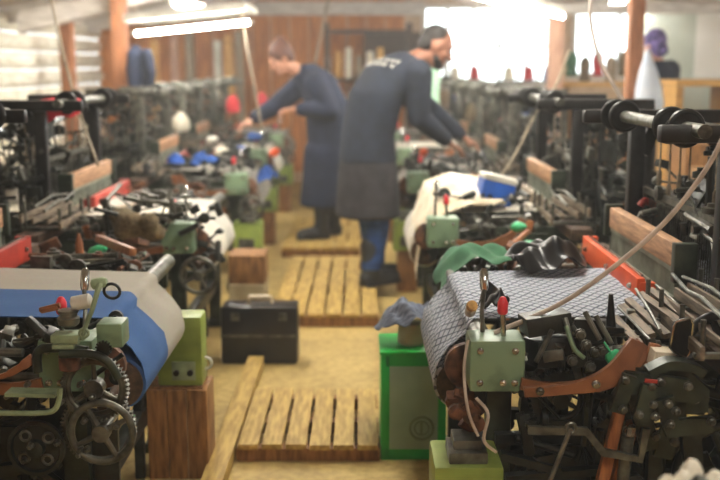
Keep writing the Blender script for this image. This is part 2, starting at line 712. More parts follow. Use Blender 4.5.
# board cladding on the back wall, left of the windows
b = MB()
for i in range(16):
    x = -3.2 + i * .243
    b.box((x, Y1 - .025, 1.28), (.225, .03, 2.3), (0, 0, 0))
struct('trim_1', b, 'board_wall')
struct('trim_2', MB().box((-1.2, Y1 - .14, 2.2), (4.0, .16, .16)), 'beam_white')
# rafters (follow both slopes) and tie beams
n = 3
for yy in (3.4, 6.5, 9.6, 12.4):
    b = MB()
    for xa, xb in ((LX, RIDX), (RIDX, RX)):
        za, zb = roof_z(xa) - .0, roof_z(xb) - .0
        b.prism([(xa, yy - .07, za), (xb, yy - .07, zb), (xb, yy - .07, zb + .155), (xa, yy - .07, za + .155)], (0, .14, 0))
    struct('trim_%d' % n, b, 'beam_white')
    n += 1
# braces falling to the right hand post row
for yy in (9.45,):
    b = MB()
    p, q = at(440, -4, yy), at(556, 21, yy)
    b.prism([p, q, q + V((0, 0, .13)), p + V((0, 0, .13))], (0, .12, 0))
    struct('trim_%d' % n, b, 'beam_white')
    n += 1
    b = MB()
    p, q = at(552, 14, yy), at(800, 13, yy)
    b.prism([p, q, q + V((0, 0, .09)), p + V((0, 0, .09))], (0, .12, 0))
    struct('trim_%d' % n, b, 'beam_white')
    n += 1


def post(px, w, Y, m, ztop, label):
    x = (px - 360) / F * Y * 1.0
    x = at(px, 65, Y).x
    o = MB().box((x, Y, ztop / 2), (w, w, ztop), bev=.008).build('roof_post', m)
    return tag(o, label, 'post')


post(68, .13, 10.4, 'post_wood', roof_z(-3.0), 'brown wooden roof post against the white log wall')
post(121, .125, 8.8, 'post_wood', roof_z(-2.1), 'brown wooden roof post behind the red-clothed loom frame, navy jacket on it')
post(555, .13, 9.3, 'post_pale', 1.92, 'pale wooden roof post between the two back windows')
post(634, .11, 7.6, 'post_wood', roof_z(2.1), 'brown wooden roof post with a plastic bag hanging on it')

b = MB()
p, q = at(18, 33, 8.9), at(170, -4, 8.9)
b.prism([p, q, q + V((0, 0, .17)), p + V((0, 0, .17))], (0, .16, 0))
struct('trim_%d' % n, b, 'beam_white')
# grey-green partition board with paper
part = MB().box((3.55, 10.3, 1.05), (1.35, .05, 2.1)).build('partition_panel', 'wall_grey')
tag(part, 'pale grey-green partition board behind the woman in the patterned headscarf', 'partition')
pp = MB().box(tuple(at(716, 46, 10.26)), (.42, .006, .64)).build('paper_notice', 'paper')
tag(pp, 'white sheet of paper on the grey-green partition', 'paper')


# lamps
def lamp(name, p, q, off, label, watts):
    """twin tube strip light from p to q; off moves the second tube"""
    p, q, off = V(p), V(q), V(off)
    mid = (p + q + off) / 2
    d = (q - p).normalized()
    t = empty(name, mid)
    tag(t, label, 'lamp', None)
    up = V((0, 0, 1))
    ctr = [p + off / 2 + up * .045, q + off / 2 + up * .045]
    MB().band(ctr, off.length + .07, .05, up).build('housing', 'white_plastic', t, world=True)
    for o2 in (V((0, 0, 0)), off):
        tu = MB().cyl(p + o2 + d * .03, q + o2 - d * .03, .016, seg=12).build('tube', 'tube_glow', t, world=True)
        for e0, e1 in ((p + o2, p + o2 + d * .03), (q + o2 - d * .03, q + o2)):
            MB().cyl(e0, e1, .017).build('cap', 'white_plastic', tu, world=True)
    b = MB()
    for e in (p, q):
        e2 = e + off / 2 + up * .06
        top = roof_z(e.x) + .165
        b.cyl(e2, (e2.x, e2.y, top), .004, seg=6)
    b.build('hanger', 'cable_grey', t, world=True)
    return t


lamp('strip_lamp', at(140, 20, 8.0), at(250, 9, 8.0), (0.1, -.75, -.13), 'lit twin-tube strip lamp hanging at upper left', 0)
lamp('strip_lamp', at(462, -8, 8.6), at(548, 17, 8.6), (.06, -.5, -.03), 'lit twin-tube strip lamp at upper right below the diagonal beam', 0)
for yy, xx, lab in ((.4, .7, 'behind the camera, over the right aisle side'), (3.7, .45, 'over the nearest right loom'), (5.6, .6, 'nearest right'), (5.6, -.9, 'nearest left'), (7.9, .7, 'middle right'), (8.0, -1.6, 'middle left'), (10.6, 2.6, 'farthest right'), (10.4, -1.8, 'farthest left')):  # extra lamps added to brighten the room, nearly all out of frame
    lamp('strip_lamp', (xx, yy - .6, roof_z(xx) - .1), (xx, yy + .6, roof_z(xx) - .1), (.16, 0, 0), 'added ceiling strip lamp along the loom row, ' + lab, 0)

# ------------------------------------------------------------------ the generic loom (x runs from the breast beam into the loom, y along the aisle)


def clutter(mb, box, nrod, nplate, nknob, seed, sizes=(.006, .014)):
    """a linkage of rods, plates and pins packed between the frames"""
    rnd = random.Random(seed)
    (x0, x1), (y0, y1), (z0, z1) = box
    R = lambda: V((rnd.uniform(x0, x1), rnd.uniform(y0, y1), rnd.uniform(z0, z1)))
    ctr = []
    for _ in range(nrod):
        p = R()
        ax = rnd.choice((0, 0, 1, 2, 2))
        q = V(p)
        lim = (x0, x1, y0, y1, z0, z1)
        q[ax] = min(max(p[ax] + rnd.choice((-1, 1)) * rnd.uniform(.08, .3), lim[2 * ax]), lim[2 * ax + 1])
        o2 = (ax + rnd.choice((1, 2))) % 3
        q[o2] += rnd.uniform(-.05, .05)
        if (q - p).length > .03:
            mb.cyl(p, q, rnd.uniform(*sizes), seg=8)
            ctr.append((p + q) / 2)
    for _ in range(nplate):
        p = R()
        s = [rnd.uniform(.03, .11), rnd.uniform(.012, .03), rnd.uniform(.02, .08)]
        rnd.shuffle(s)
        mb.box(p, s, (rnd.uniform(-.3, .3), rnd.uniform(-.5, .5), rnd.uniform(-.3, .3)), .003)
        ctr.append(p)
    for _ in range(nknob):
        p = R()
        ax = rnd.choice(((1, 0, 0), (0, 1, 0), (0, 1, 0), (0, 0, 1)))
        h, r = rnd.uniform(.02, .05), rnd.uniform(.012, .035)
        mb.lathe(p, ax, [(0, r * .5), (.004, r), (h * .6, r), (h * .7, r * .55), (h, r * .5)], 12)
        ctr.append(p + V(ax) * (h * .5))
    for i in range(1, len(ctr)):                    # every piece is pinned to its nearest neighbour
        j = min(range(i), key=lambda j: (ctr[j] - ctr[i]).length)
        if (ctr[j] - ctr[i]).length > 1e-3:
            mb.cyl(ctr[i], ctr[j], .0045, seg=6)
    return mb


def bolts(mb, pts, axis, r=.009, h=.012):
    for p in pts:
        mb.lathe(p, axis, [(0, r * 1.25), (h * .3, r * 1.25), (h * .32, r), (h * .8, r), (h, r * .6)], 8)
    return mb


def make_loom(s, cloth, paint, handwheel):
    root = empty('power_loom', (0, 0, 0))
    B = lambda mb, name, m, par=root, **k: mb.build(name, m, par, sx=s, **k)
    E = lambda mb, name, m, par=root, **k: build_each(mb, name, m, par, sx=s, **k)
    YN, YF = .14, 1.26
    # end frames
    for y in (YN, YF):
        b = MB()
        b.box((.045, y, .37), (.07, .045, .74), bev=.006)
        b.box((1.08, y, .42), (.08, .045, .84), bev=.006)
        b.box((.55, y, .70), (1.1, .04, .085), bev=.006)
        b.box((.55, y, .30), (1.0, .035, .06), bev=.005)
        b.box((.05, y, .02), (.11, .09, .04), bev=.006).box((1.08, y, .02), (.22, .09, .04), bev=.006)
        b.tube([(.08, y, .32), (.2, y, .42), (.3, y, .56), (.34, y, .69)], .02, 8)
        b.tube([(1.04, y, .32), (.92, y, .42), (.82, y, .56), (.78, y, .69)], .02, 8)
        b.torus((.55, y, .5), (0, 1, 0), .13, .018, 24, 8)
        bolts(b, [(.045, y - .022, .68), (.045, y - .022, .3), (.3, y - .02, .7), (.8, y - .02, .7), (1.08, y - .022, .7)], (0, -1, 0), .011)
        B(b, 'end_frame', 'iron_green')
    for x, z in ((.06, .24), (1.06, .30), (.6, .16)):
        B(MB().box((x, (YN + YF) / 2, z), (.05, YF - YN, .07), bev=.006), 'cross_rail', 'iron_dark')
    B(MB().cyl((0, YN - .02, .755), (0, YF + .02, .755), .028, seg=18), 'breast_beam', 'iron_grey')
    # cloth and its roll
    ya, yb = .27, .92
    cr, cz, cx = .078, .595, -.045
    prof = []
    for k in range(9):
        a = PI * 1.25 - k * PI * .30 / 8
        prof.append(V((cx + cr * math.cos(a), 0, cz + cr * math.sin(a))))
    prof += [V((cx - cr * .86, 0, cz + .06)), V((cx - .035, 0, cz + .105)), V((-.03, 0, .745))]
    for k in range(5):
        a = PI * .9 - k * PI * .4 / 4
        prof.append(V((.032 * math.cos(a), 0, .757 + .032 * math.sin(a))))
    prof += [V((.2, 0, .793)), V((.36, 0, .797)), V((.53, 0, .803))]
    prof = prof[8:]
    acc = [0]
    for i in range(1, len(prof)):
        acc.append(acc[-1] + (prof[i] - prof[i - 1]).length)
    npf = len(prof) - 1

    def fn(u, v):
        i = round(u * npf)
        p = prof[i]
        w = .004 * math.sin(v * 17 + i * .9) if .1 < u < .35 else .0015 * math.sin(v * 23 + i)
        return V((p.x - w, ya + (yb - ya) * v, p.z + w))
    c = MB().sheet(fn, npf, 24, .003, lambda u, v: (acc[round(u * npf)], v * (yb - ya)))
    B(c, 'woven_cloth', cloth, ang=60)
    rl = MB()
    uvl = rl.bm.loops.layers.uv.verify()
    rings = [rl.ring((cx, y, cz), V((1, 0, 0)), V((0, 0, 1)), r, r, 28) for y, r in ((ya, cr - .01), (ya + .004, cr), ((ya + yb) / 2, cr), (yb - .004, cr), (yb, cr - .01))]
    for a, b2 in zip(rings, rings[1:]):
        for i in range(28):
            f = rl.bm.faces.new((a[i], a[(i + 1) % 28], b2[(i + 1) % 28], b2[i]))
            for lp, kk in zip(f.loops, (i, i + 1, i + 1, i)):
                lp[uvl].uv = (kk / 28 * 2 * PI * cr, lp.vert.co.y - ya)
    roll = B(rl, 'cloth_roll', cloth)
    e = MB()
    e.lathe((cx, ya - .012, cz), (0, 1, 0), [(0, cr * .72), (.004, cr * .9), (.02, cr * .9)], 24)
    e.lathe((cx, yb + .012, cz), (0, -1, 0), [(0, cr * .72), (.004, cr * .9), (.02, cr * .9)], 24)
    e.cyl((cx, YN - .06, cz), (cx, yb + .05, cz), .016)
    B(e, 'roll_core', 'wood_dark', roll)
    for y in (YN, yb + .03):
        b = MB().band([(cx, y, cz), (.0, y, .61), (.055, y, .62)], .06, .018, (0, 1, 0))
        if y > .5:
            b.box((.06, y, .38), (.035, .03, .73), bev=.004)
        B(b, 'roll_bracket', 'iron_dark')
    # sley: race board, cap, reed, swords
    B(MB().box((.61, .62, .765), (.10, 1.75, .05), bev=.004), 'race_board', 'wood_dark')
    B(MB().box((.625, .84, .935), (.04, .78, .075), bev=.006), 'reed_cap', 'wood_cap')
    b = MB()
    for i in range(76):
        b.box((.622, .46 + i * .0102, .843), (.014, .0045, .115))
    b.box((.622, .84, .892), (.022, .78, .02)).box((.622, .84, .80), (.022, .78, .02))
    B(b, 'reed', 'reed_metal')
    b = MB().box((.655, .84, .84), (.016, .80, .045), bev=.003).box((.655, .84, .90), (.016, .80, .03), bev=.003)
    B(b, 'reed_clamp', 'iron_green')
    for y in (.42, 1.26):
        B(MB().box((.64, y - .0, .55), (.04, .03, .82), bev=.004).box((.63, y, .92), (.07, .035, .12), bev=.005), 'sley_sword', 'iron_green')
    # shuttle boxes
    b = MB().box((.525, .87, .815), (.026, .76, .085), bev=.005)
    b.box((.54, 1.24, .815), (.055, .03, .09), bev=.004)
    b.box((.545, .50, .81), (.05, .03, .07), bev=.004)
    sb = B(b, 'shuttle_box', paint)
    b = MB()
    bolts(b, [(.512, .56, .82), (.512, .86, .82), (.512, 1.18, .82)], (-1, 0, 0), .008)
    b.box((.533, .87, .862), (.008, .72, .006))
    E(b, 'box_fitting', 'steel', sb)
    b = MB()
    for x, z, h, th in ((.50, .815, .035, .012), (.545, .835, .02, .01), (.60, .84, .03, .01), (.645, .85, .04, .012)):
        b.box((x, .10, z), (th, .56, h), (0, 0, .04 * (x - .57) / .07), .003)
    nb = B(b, 'shuttle_box', 'slat_worn')
    b = MB()
    for y in (-.14, .02, .2, .33):
        b.box((.575, y, .80), (.19, .02, .015), bev=.003)
        b.cyl((.5, y, .80), (.5, y, .89), .007).cyl((.65, y, .8), (.65, y, .92), .007)
    b.tube([(.56, -.16, .88), (.56, .05, .9), (.57, .2, .885), (.575, .35, .9)], .006)
    b.tube([(.60, -.16, .9), (.60, .1, .915), (.61, .36, .89)], .006)
    E(b, 'box_fitting', 'iron_grey', nb)
    # heddle frames
    for i, x in enumerate((.71, .745, .78, .815)):
        dz = (.03, -.02, .015, -.03)[i]
        b = MB()
        za, zb = .70 + dz, 1.02 + dz
        b.box((x, .72, za), (.014, .86, .022)).box((x, .72, zb), (.014, .86, .022))
        b.box((x, .30, (za + zb) / 2), (.012, .018, zb - za)).box((x, 1.14, (za + zb) / 2), (.012, .018, zb - za))
        for k in range(40):
            b.box((x, .33 + k * .0202, (za + zb) / 2), (.003, .003, zb - za))
        hf = B(b, 'heddle_frame', 'iron_grey')
        b = MB()
        for y in (.42, .98):
            b.tube([(x, y, zb), (x + .003, y + .006, zb + .12), (x, y, 1.30)], .0035, 6)
            b.lathe((x, y, zb + .03), (0, 0, 1), [(0, .004), (.01, .009), (.05, .009), (.06, .004)], 8)
        E(b, 'cord', 'rope', hf)
    # overhead arch
    for y in (.24, 1.18):
        b = MB()
        b.box((.68, y, 1.0), (.055, .05, .58), bev=.008)
        b.band([(.70, y, 1.18), (.74, y, 1.27), (.84, y, 1.31)], .05, .045, (0, 1, 0))
        b.box((.76, y, 1.315), (.56, .045, .05), bev=.01)
        b.box((1.02, y, 1.05), (.045, .04, .53), bev=.008)
        B(b, 'arch', 'iron_black')
    B(MB().box((.762, .71, 1.30), (.14, .98, .022), bev=.004), 'harness_bar', 'iron_dark')
    sh = B(MB().cyl((.58, .16, 1.325), (.58, 1.26, 1.325), .02), 'top_shaft', 'iron_grey')
    for y in (.32, .46, .98, 1.1):
        b = MB().torus((.58, y, 1.325), (0, 1, 0), .045, .011, 24, 8).cyl((.58, y - .009, 1.325), (.58, y + .009, 1.325), .044, seg=20)
        B(b, 'pulley', 'iron_black', sh)
    # warp
    b = MB().sheet(lambda u, v: V((.67 + .46 * u, .40 + .66 * v, .805 + .06 * u + .012 * math.sin(6 * u))), 10, 4, .003, lambda u, v: (u * .46, v * .66))
    B(b, 'warp_sheet', cloth)
    B(MB().cyl((1.15, YN, .865), (1.15, YF, .865), .035, seg=18), 'back_rest', 'iron_grey')
    wb = B(MB().cyl((1.2, .34, .47), (1.2, 1.08, .47), .14, seg=28), 'warp_beam', 'yarn_white')
    for y in (.32, 1.10):
        b = MB().lathe((1.2, y - .01, .47), (0, 1, 0), [(0, .2), (.004, .215), (.016, .215), (.02, .2)], 32)
        for k in range(6):
            a = k * PI / 3
            b.cyl((1.2, y, .47), (1.2 + .19 * math.cos(a), y - .012, .47 + .19 * math.sin(a)), .014, seg=6)
        B(b, 'flange', 'iron_dark', wb)
    B(MB().cyl((1.2, YN - .05, .47), (1.2, YF + .05, .47), .022), 'beam_shaft', 'iron_grey')
    # gearbox with its levers on the near end
    gb = B(MB().box((.02, .045, .733), (.145, .12, .14), bev=.012), 'gear_box', 'sage')
    b = MB()
    bolts(b, [(-.025, -.015, .775), (.065, -.015, .775), (-.025, -.015, .69), (.065, -.015, .69), (.035, -.015, .69)], (0, -1, 0), .0075, .01)
    E(b, 'bolt', 'steel', gb)
    lv = B(MB().cyl((.04, .03, .80), (.036, .03, .87), .007), 'control_lever', 'steel')
    B(MB().lathe((.036, .03, .862), (0, 0, 1), [(0, .011), (.006, .014), (.03, .014), (.042, .009), (.046, .005)], 10), 'knob', 'red_knob', lv)
    lv = B(MB().tube([(-.01, .07, .80), (-.012, .08, .86), (.0, .12, .92)], .006), 'control_lever', 'iron_grey')
    B(MB().lathe((-.002, .115, .905), (0, .35, 1), [(0, .009), (.01, .012), (.05, .012), (.06, .007)], 12), 'knob', 'chrome', lv)
    b = MB().lathe((-.045, .09, .70), (0, 1, 0), [(0, .05), (.006, .062), (.03, .062), (.036, .04), (.06, .03)], 22)
    B(b, 'friction_disc', 'rust')
    # motor housing
    mh = B(MB().box((-.055, .02, .385), (.18, .2, .2), bev=.012), 'motor_housing', 'lime')
    b = MB().box((-.055, .0, .50), (.10, .12, .03), bev=.004).box((-.055, .01, .525), (.075, .09, .03), bev=.004)
    B(b, 'switch', 'iron_grey', mh)
    b = MB().box((-.05, -.083, .35), (.1, .006, .07)).cyl((-.07, -.086, .35), (-.07, -.098, .35), .012).cyl((-.03, -.086, .35), (-.03, -.098, .35), .012)
    B(b, 'switch_plate', 'iron_grey', mh)
    B(MB().box((-.05, .03, .142), (.13, .16, .285), bev=.005), 'motor_stand', 'wood_brown')
    # gears and wheels on the near end
    g = B(MB().gear((.2, .06, .62), (0, 1, 0), .085, .022, 40, .007, .06).wheel((.2, .06, .62), (0, 1, 0), .055, .008, 4, .022), 'gear', 'iron_dark')
    B(MB().gear((.34, .05, .52), (0, 1, 0), .06, .022, 28, .007).cyl((.34, .02, .52), (.34, .1, .52), .02), 'gear', 'iron_grey')
    B(MB().wheel((.66, .02, .42), (0, 1, 0), .15, .016, 5, .035).cyl((.66, 0, .42), (.66, .14, .42), .02), 'flywheel', 'iron_dark')
    if handwheel:
        hw = MB().wheel((-.085, -.085, .582), (0, 1, 0), .078, .0095, 4, .022).cyl((-.085, -.1, .582), (-.085, .1, .582), .012)
        B(hw, 'handwheel', 'iron_grey')
    # picking motion
    b = MB().band(bez([(.08, -.02, .69), (.16, -.03, .68), (.26, -.03, .69), (.34, -.02, .72), (.40, 0, .79)], 6), [.03] * 7 + [.032] * 6 + [.045] * 6 + [.05] * 6, .014, (0, 1, 0))
    B(b, 'picking_lever', 'leather')
    B(MB().box((.36, -.01, .50), (.03, .022, .6), (0, .22, 0), .004), 'picking_stick', 'wood_orange')
    b = MB()
    b.prism([(.34, -.045, .60), (.56, -.045, .62), (.56, -.045, .68), (.5, -.045, .735), (.36, -.045, .735), (.33, -.045, .68)], (0, .018, 0))
    b.box((.39, -.055, .60), (.05, .016, .16), (0, -.3, 0), .004).box((.46, -.055, .58), (.05, .016, .16), (0, .2, 0), .004)
    br = B(b, 'bracket', 'iron_green')
    b = MB()
    bolts(b, [(.37, -.055, .70), (.46, -.055, .705), (.52, -.055, .66), (.385, -.068, .57), (.42, -.068, .565), (.37, -.06, .63), (.47, -.068, .55)], (0, -1, 0), .01, .014)
    E(b, 'bolt', 'iron_grey', br)
    # linkages
    seed = 11 if s > 0 else 23
    B(clutter(MB(), ((.08, .95), (-.02, .12), (.2, .68)), 34, 22, 12, seed), 'drive_linkage', 'iron_dark')
    B(clutter(MB(), ((.06, .5), (.0, .22), (.62, .79)), 16, 16, 12, seed + 1), 'drive_linkage', 'iron_grey')
    B(clutter(MB(), ((.02, .5), (1.02, 1.5), (.56, .77)), 22, 24, 16, seed + 2), 'let_off_linkage', 'iron_dark')
    B(clutter(MB(), ((.66, 1.2), (1.15, 1.5), (.6, 1.0)), 18, 18, 10, seed + 3), 'let_off_linkage', 'iron_green')
    B(clutter(MB(), ((.70, 1.1), (-.02, .28), (.66, .98)), 22, 18, 10, seed + 4), 'picking_linkage', 'iron_dark')
    B(clutter(MB(), ((.05, .45), (1.04, 1.45), (.66, .79)), 12, 10, 10, seed + 5), 'let_off_linkage', 'iron_grey')
    B(clutter(MB(), ((.1, .5), (1.1, 1.5), (.66, .8)), 5, 5, 7, seed + 6), 'let_off_linkage', 'rust')
    B(clutter(MB(), ((.70, 1.1), (.2, 1.25), (.86, 1.24)), 30, 34, 16, seed + 8, (.006, .016)), 'harness_linkage', 'iron_dark')
    B(clutter(MB(), ((.66, 1.1), (.2, 1.25), (.80, 1.12)), 14, 12, 10, seed + 9, (.006, .014)), 'harness_linkage', 'iron_grey')
    B(clutter(MB(), ((.1, 1.1), (.2, 1.2), (.3, .62)), 26, 16, 8, seed + 7, (.008, .02)), 'under_linkage', 'iron_black')
    return root


PITCHY = 1.95
RB, LB = .335, -.74
loomR = make_loom(1, 'cloth_diamond', 'orange_paint', False)
loomL = make_loom(-1, 'cloth_blue', 'red_paint', True)
Rlab = ['black-green power loom nearest at right, weaving grey diamond-patterned cloth',
        'second power loom on the right, cream plastic sheeting over its front',
        'third power loom on the right, the man in the dark jacket reaches over it',
        'fourth power loom on the right, beyond the reaching man',
        'farthest power loom on the right, below the bright back window']
Llab = ['black-green power loom nearest at left, weaving blue and beige cloth',
        'second power loom on the left, red cloth hung on its overhead arch',
        'third power loom on the left, between the red-clothed loom and the bending woman',
        'fourth power loom on the left, the woman in the navy coat bends over it',
        'farthest power loom on the left, near the brown board wall']
RY = [2.5, 4.58, 6.6, 8.5, 10.4]
LY = [2.5, 4.42, 6.5, 8.4, 10.3]
RXS = [RB, RB + .03, RB + .03, RB + .03, RB + .03]
LXS = [LB, LB - .06, LB - .05, LB - .10, LB - .10]
looms_r, looms_l = [], []
for i in range(5):
    o = loomR if i == 0 else copy_tree(loomR)
    o.location = (RXS[i], RY[i], 0)
    tag(o, Rlab[i], 'loom', 'power looms in the right row')
    looms_r.append(o)
    o = loomL if i == 0 else copy_tree(loomL)
    o.location = (LXS[i], LY[i], 0)
    tag(o, Llab[i], 'loom', 'power looms in the left row')
    looms_l.append(o)
for o, c in zip(looms_r[1:], ('cloth_pale', 'cloth_dim', 'cloth_pale', 'cloth_dim')):
    swap(o, 'cloth_diamond', c)
for o, c in zip(looms_l[1:], ('cloth_pale', 'cloth_dim', 'cloth_pale', 'cloth_dim')):
    swap(o, 'cloth_blue', c)
for o in looms_r[1:]:
    swap(o, 'orange_paint', 'wood_grey')
for o in looms_l[:2] + looms_r[1:2]:
    for ch in list(o.children):
        if ch.name.split('.')[0] in ('motor_housing', 'motor_stand'):
            for g_ in list(ch.children):
                bpy.data.objects.remove(g_)
            bpy.data.objects.remove(ch)
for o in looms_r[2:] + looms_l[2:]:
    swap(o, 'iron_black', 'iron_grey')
bpy.context.view_layer.update()
R1, L1, R2, L2 = looms_r[0], looms_l[0], looms_r[1], looms_l[1]
exec_extra = True

# ------------------------------------------------------------------ details seen only on the nearest right loom
W = dict(world=True)


def ext(mb, name, m, par=R1, **k):
    return build_each(mb, name, m, par, world=True, **k)[0]


Yf = 2.40
# long curved wooden picking lever
b = MB().band(bez([at(524, 392, 2.42), at(556, 390, 2.40), at(592, 384, 2.38), at(616, 372, 2.38), at(632, 352, 2.40), at(637, 340, 2.41)], 6),
              [.024 + .03 * max(0, math.sin(PI * min(1, max(0, (k - 8) / 24)))) for k in range(31)], .016, (0, 1, 0))
pl = ext(b, 'picking_lever', 'leather')
b = MB()
bolts(b, [at(596, 384, 2.37), at(540, 391, 2.40)], (0, -1, 0), .009, .014)
ext(b, 'bolt', 'steel', pl)
ext(MB().band([at(635, 345, 2.44), at(622, 400, 2.43), at(600, 490, 2.42)], [.022, .026, .03], .022, (0, 1, 0)), 'picking_stick', 'wood_orange')
# bolted bracket plates
b = MB()
b.prism([at(626, 372, 2.36), at(690, 380, 2.36), at(708, 398, 2.36), at(694, 404, 2.36), at(640, 396, 2.36), at(620, 392, 2.36)], (0, .02, 0))
b.band([at(630, 375, 2.34), at(616, 412, 2.34)], .036, .016, (0, 1, 0))
b.band([at(650, 385, 2.33), at(640, 420, 2.33)], .038, .016, (0, 1, 0))
b.band([at(664, 398, 2.335), at(672, 428, 2.335), at(712, 424, 2.34)], [.045, .055, .04], .016, (0, 1, 0))
b.band(bez([at(648, 372, 2.38), at(668, 363, 2.38), at(690, 366, 2.38), at(702, 372, 2.38)], 5), .022, .05, (0, 1, 0))
br = ext(b, 'bracket', 'iron_green')
b = MB()
bolts(b, [at(x, y, 2.325) for x, y in ((625, 380), (623, 409), (639, 414), (651, 386), (653, 404), (655, 416), (668, 404), (676, 411), (670, 424), (711, 421), (661, 382), (688, 386))], (0, -1, 0), .0095, .014)
ext(b, 'bolt', 'iron_grey', br)
ext(MB().box(tuple(at(651, 381, 2.322)), (.03, .006, .008), (0, .1, 0)), 'red_tag', 'red_paint', br)
# bent crank bar and hanging rods
ext(MB().band([at(528, 430, 2.40), at(586, 431, 2.39), at(603, 452, 2.38), at(640, 459, 2.38), at(646, 428, 2.38)], .02, .014, (0, 1, 0)), 'crank_bar', 'iron_grey')
ext(MB().cyl(at(571, 428, 2.38), at(548, 486, 2.36), .006).torus(at(571, 428, 2.38), (0, 1, 0), .012, .005, 16, 6), 'tie_rod', 'iron_grey')
b = MB().cyl(at(628, 436, 2.41), at(622, 488, 2.41), .016)
b.torus(at(628, 431, 2.40), (0, 1, 0), .012, .003, 16, 6)
ext(b, 'spring_post', 'iron_grey')
sp = []
for k in range(60):
    p = at(632, 426, 2.395).lerp(at(630, 436, 2.395), k / 59)
    sp.append(p + V((.011 * math.cos(k * .9), .011 * math.sin(k * .9), 0)))
ext(MB().tube(sp, .0022, 5), 'spring', 'steel')
# green spindle bulb, spike, steel loop, cream block
b = MB().lathe(at(604, 342, 2.44), at(617, 362, 2.42) - at(604, 342, 2.44), [(0, .003), (.028, .003), (.029, .016), (.037, .022), (.052, .022), (.06, .012)], 14)
ext(b, 'spindle', 'mint')
ext(MB().cyl(at(611, 330, 2.60), at(611, 294, 2.60), .014, .006, 10).box(tuple(at(605, 328, 2.6)), (.09, .05, .016), (0, .1, .2), .004), 'spike', 'iron_black')
b = MB()
lp = [at(676, 322, 2.42), at(690, 318, 2.42), at(693, 324, 2.42), at(690, 352, 2.42), at(686, 358, 2.42), at(674, 352, 2.42), at(670, 348, 2.42), at(674, 326, 2.42)]
b.tube(lp, .0035, 8, True)
hd = ext(b, 'handle_loop', 'chrome')
ext(MB().prism([p + V((0, .004, 0)) for p in lp], (0, .012, 0)), 'grip', 'iron_black', hd)
ext(MB().prism([at(656, 352, 2.43), at(676, 353, 2.43), at(678, 366, 2.43), at(652, 367, 2.43)], (0, .06, 0)), 'stop_block', 'cream_plastic')
# steel guide strips over the near shuttle box
b = MB()
for (x0, y0, x1, y1, ya2, yb2) in ((622, 306, 652, 336, 2.78, 2.52), (628, 300, 668, 336, 2.82, 2.5), (640, 294, 690, 330, 2.86, 2.5), (650, 290, 712, 338, 2.9, 2.5), (615, 318, 640, 345, 2.74, 2.52), (660, 300, 716, 352, 2.86, 2.46)):
    b.band([at(x0, y0, ya2), at(x1, y1, yb2)], .014, .02, (1, 0, .3))
ext(b, 'guide_strip', 'slat_worn')
b = MB()
for (x0, y0, x1, y1, ya2, yb2) in ((618, 310, 650, 342, 2.78, 2.5), (636, 292, 660, 332, 2.86, 2.52), (656, 288, 704, 334, 2.9, 2.5)):
    b.tube([at(x0, y0 - 3, ya2), at((x0 + x1) / 2, (y0 + y1) / 2 - 4, (ya2 + yb2) / 2), at(x1, y1 - 2, yb2), at(x1 + 3, y1 + 6, yb2)], .0045, 8)
ext(b, 'guide_rod', 'iron_grey')
# wheel at the right edge
b = MB().wheel(at(728, 355, 2.5), (.25, 1, 0), .11, .014, 5, .03)
ext(b, 'flywheel', 'iron_black')
# plates, pins between gear box and bracket
b = MB()
for (x, y, w, h) in ((545, 322, .12, .05), (560, 345, .09, .05), (590, 330, .08, .06), (578, 352, .05, .06), (600, 362, .07, .04), (540, 352, .06, .07)):
    b.box(tuple(at(x, y, 2.55)), (w, .1, h), (random.uniform(-.2, .2), random.uniform(-.2, .2), random.uniform(-.3, .3)), .005)
ext(b, 'cam_plate', 'iron_dark')
b = MB()
for (x0, y0, x1, y1) in ((565, 318, 575, 352), (572, 326, 590, 352), (585, 312, 600, 340), (552, 330, 536, 362), (596, 316, 612, 345)):
    b.cyl(at(x0, y0, 2.5), at(x1, y1, 2.46), .007, seg=8)
bolts(b, [at(x, y, 2.45) for x, y in ((586, 345), (594, 352), (580, 334), (572, 360), (602, 350), (590, 366))], (0, -1, 0), .012, .02)
ext(b, 'cam_pin', 'iron_grey')
ext(MB().tube(bez([at(566, 326, 2.46), at(574, 348, 2.44), at(584, 358, 2.44)], 6), .006), 'cam_lever', 'sage')
# brass roller end, rusty clutch, wires and long dark arms below
ext(MB().cyl(at(470, 312, 2.66), at(472, 306, 2.52), .015, seg=16).cyl(at(472, 306, 2.52), at(472.3, 305.5, 2.505), .011), 'roller_end', 'brass')
b = MB()
rn = random.Random(3)
for k in range(16):
    p = at(rn.uniform(450, 478), rn.uniform(396, 428), rn.uniform(2.46, 2.56))
    if k % 3 == 0:
        b.lathe(p, (rn.uniform(-.3, .3), 1, rn.uniform(-.3, .3)), [(0, .012), (.004, .022), (.02, .022), (.026, .012), (.04, .01)], 10)
    else:
        b.box(p, (rn.uniform(.02, .05), .03, rn.uniform(.01, .04)), (rn.uniform(-.6, .6), rn.uniform(-.9, .9), 0), .004)
ext(b, 'clutch', 'rust')
b = MB().tube(bez([at(468, 340, 2.46), at(464, 370, 2.44), at(468, 410, 2.42), at(478, 436, 2.42)], 8), .004)
b.tube(bez([at(476, 398, 2.45), at(488, 414, 2.43), at(484, 440, 2.42), at(496, 452, 2.44)], 8), .0045)
ext(b, 'cable', 'cable_grey')
b = MB()
for (x0, y0, x1, y1, w, Y) in ((495, 438, 640, 436, .03, 2.6), (500, 455, 560, 470, .02, 2.5), (520, 402, 560, 404, .05, 2.7), (500, 412, 600, 420, .03, 2.8), (530, 445, 535, 490, .03, 2.55), (655, 432, 652, 490, .035, 2.5), (690, 430, 694, 490, .05, 2.5), (585, 405, 590, 490, .03, 2.75), (505, 478, 600, 470, .02, 2.5)):
    b.band([at(x0, y0, Y), at(x1, y1, Y)], w, .03, (0, 1, 0))
ext(b, 'frame_arm', 'iron_dark')
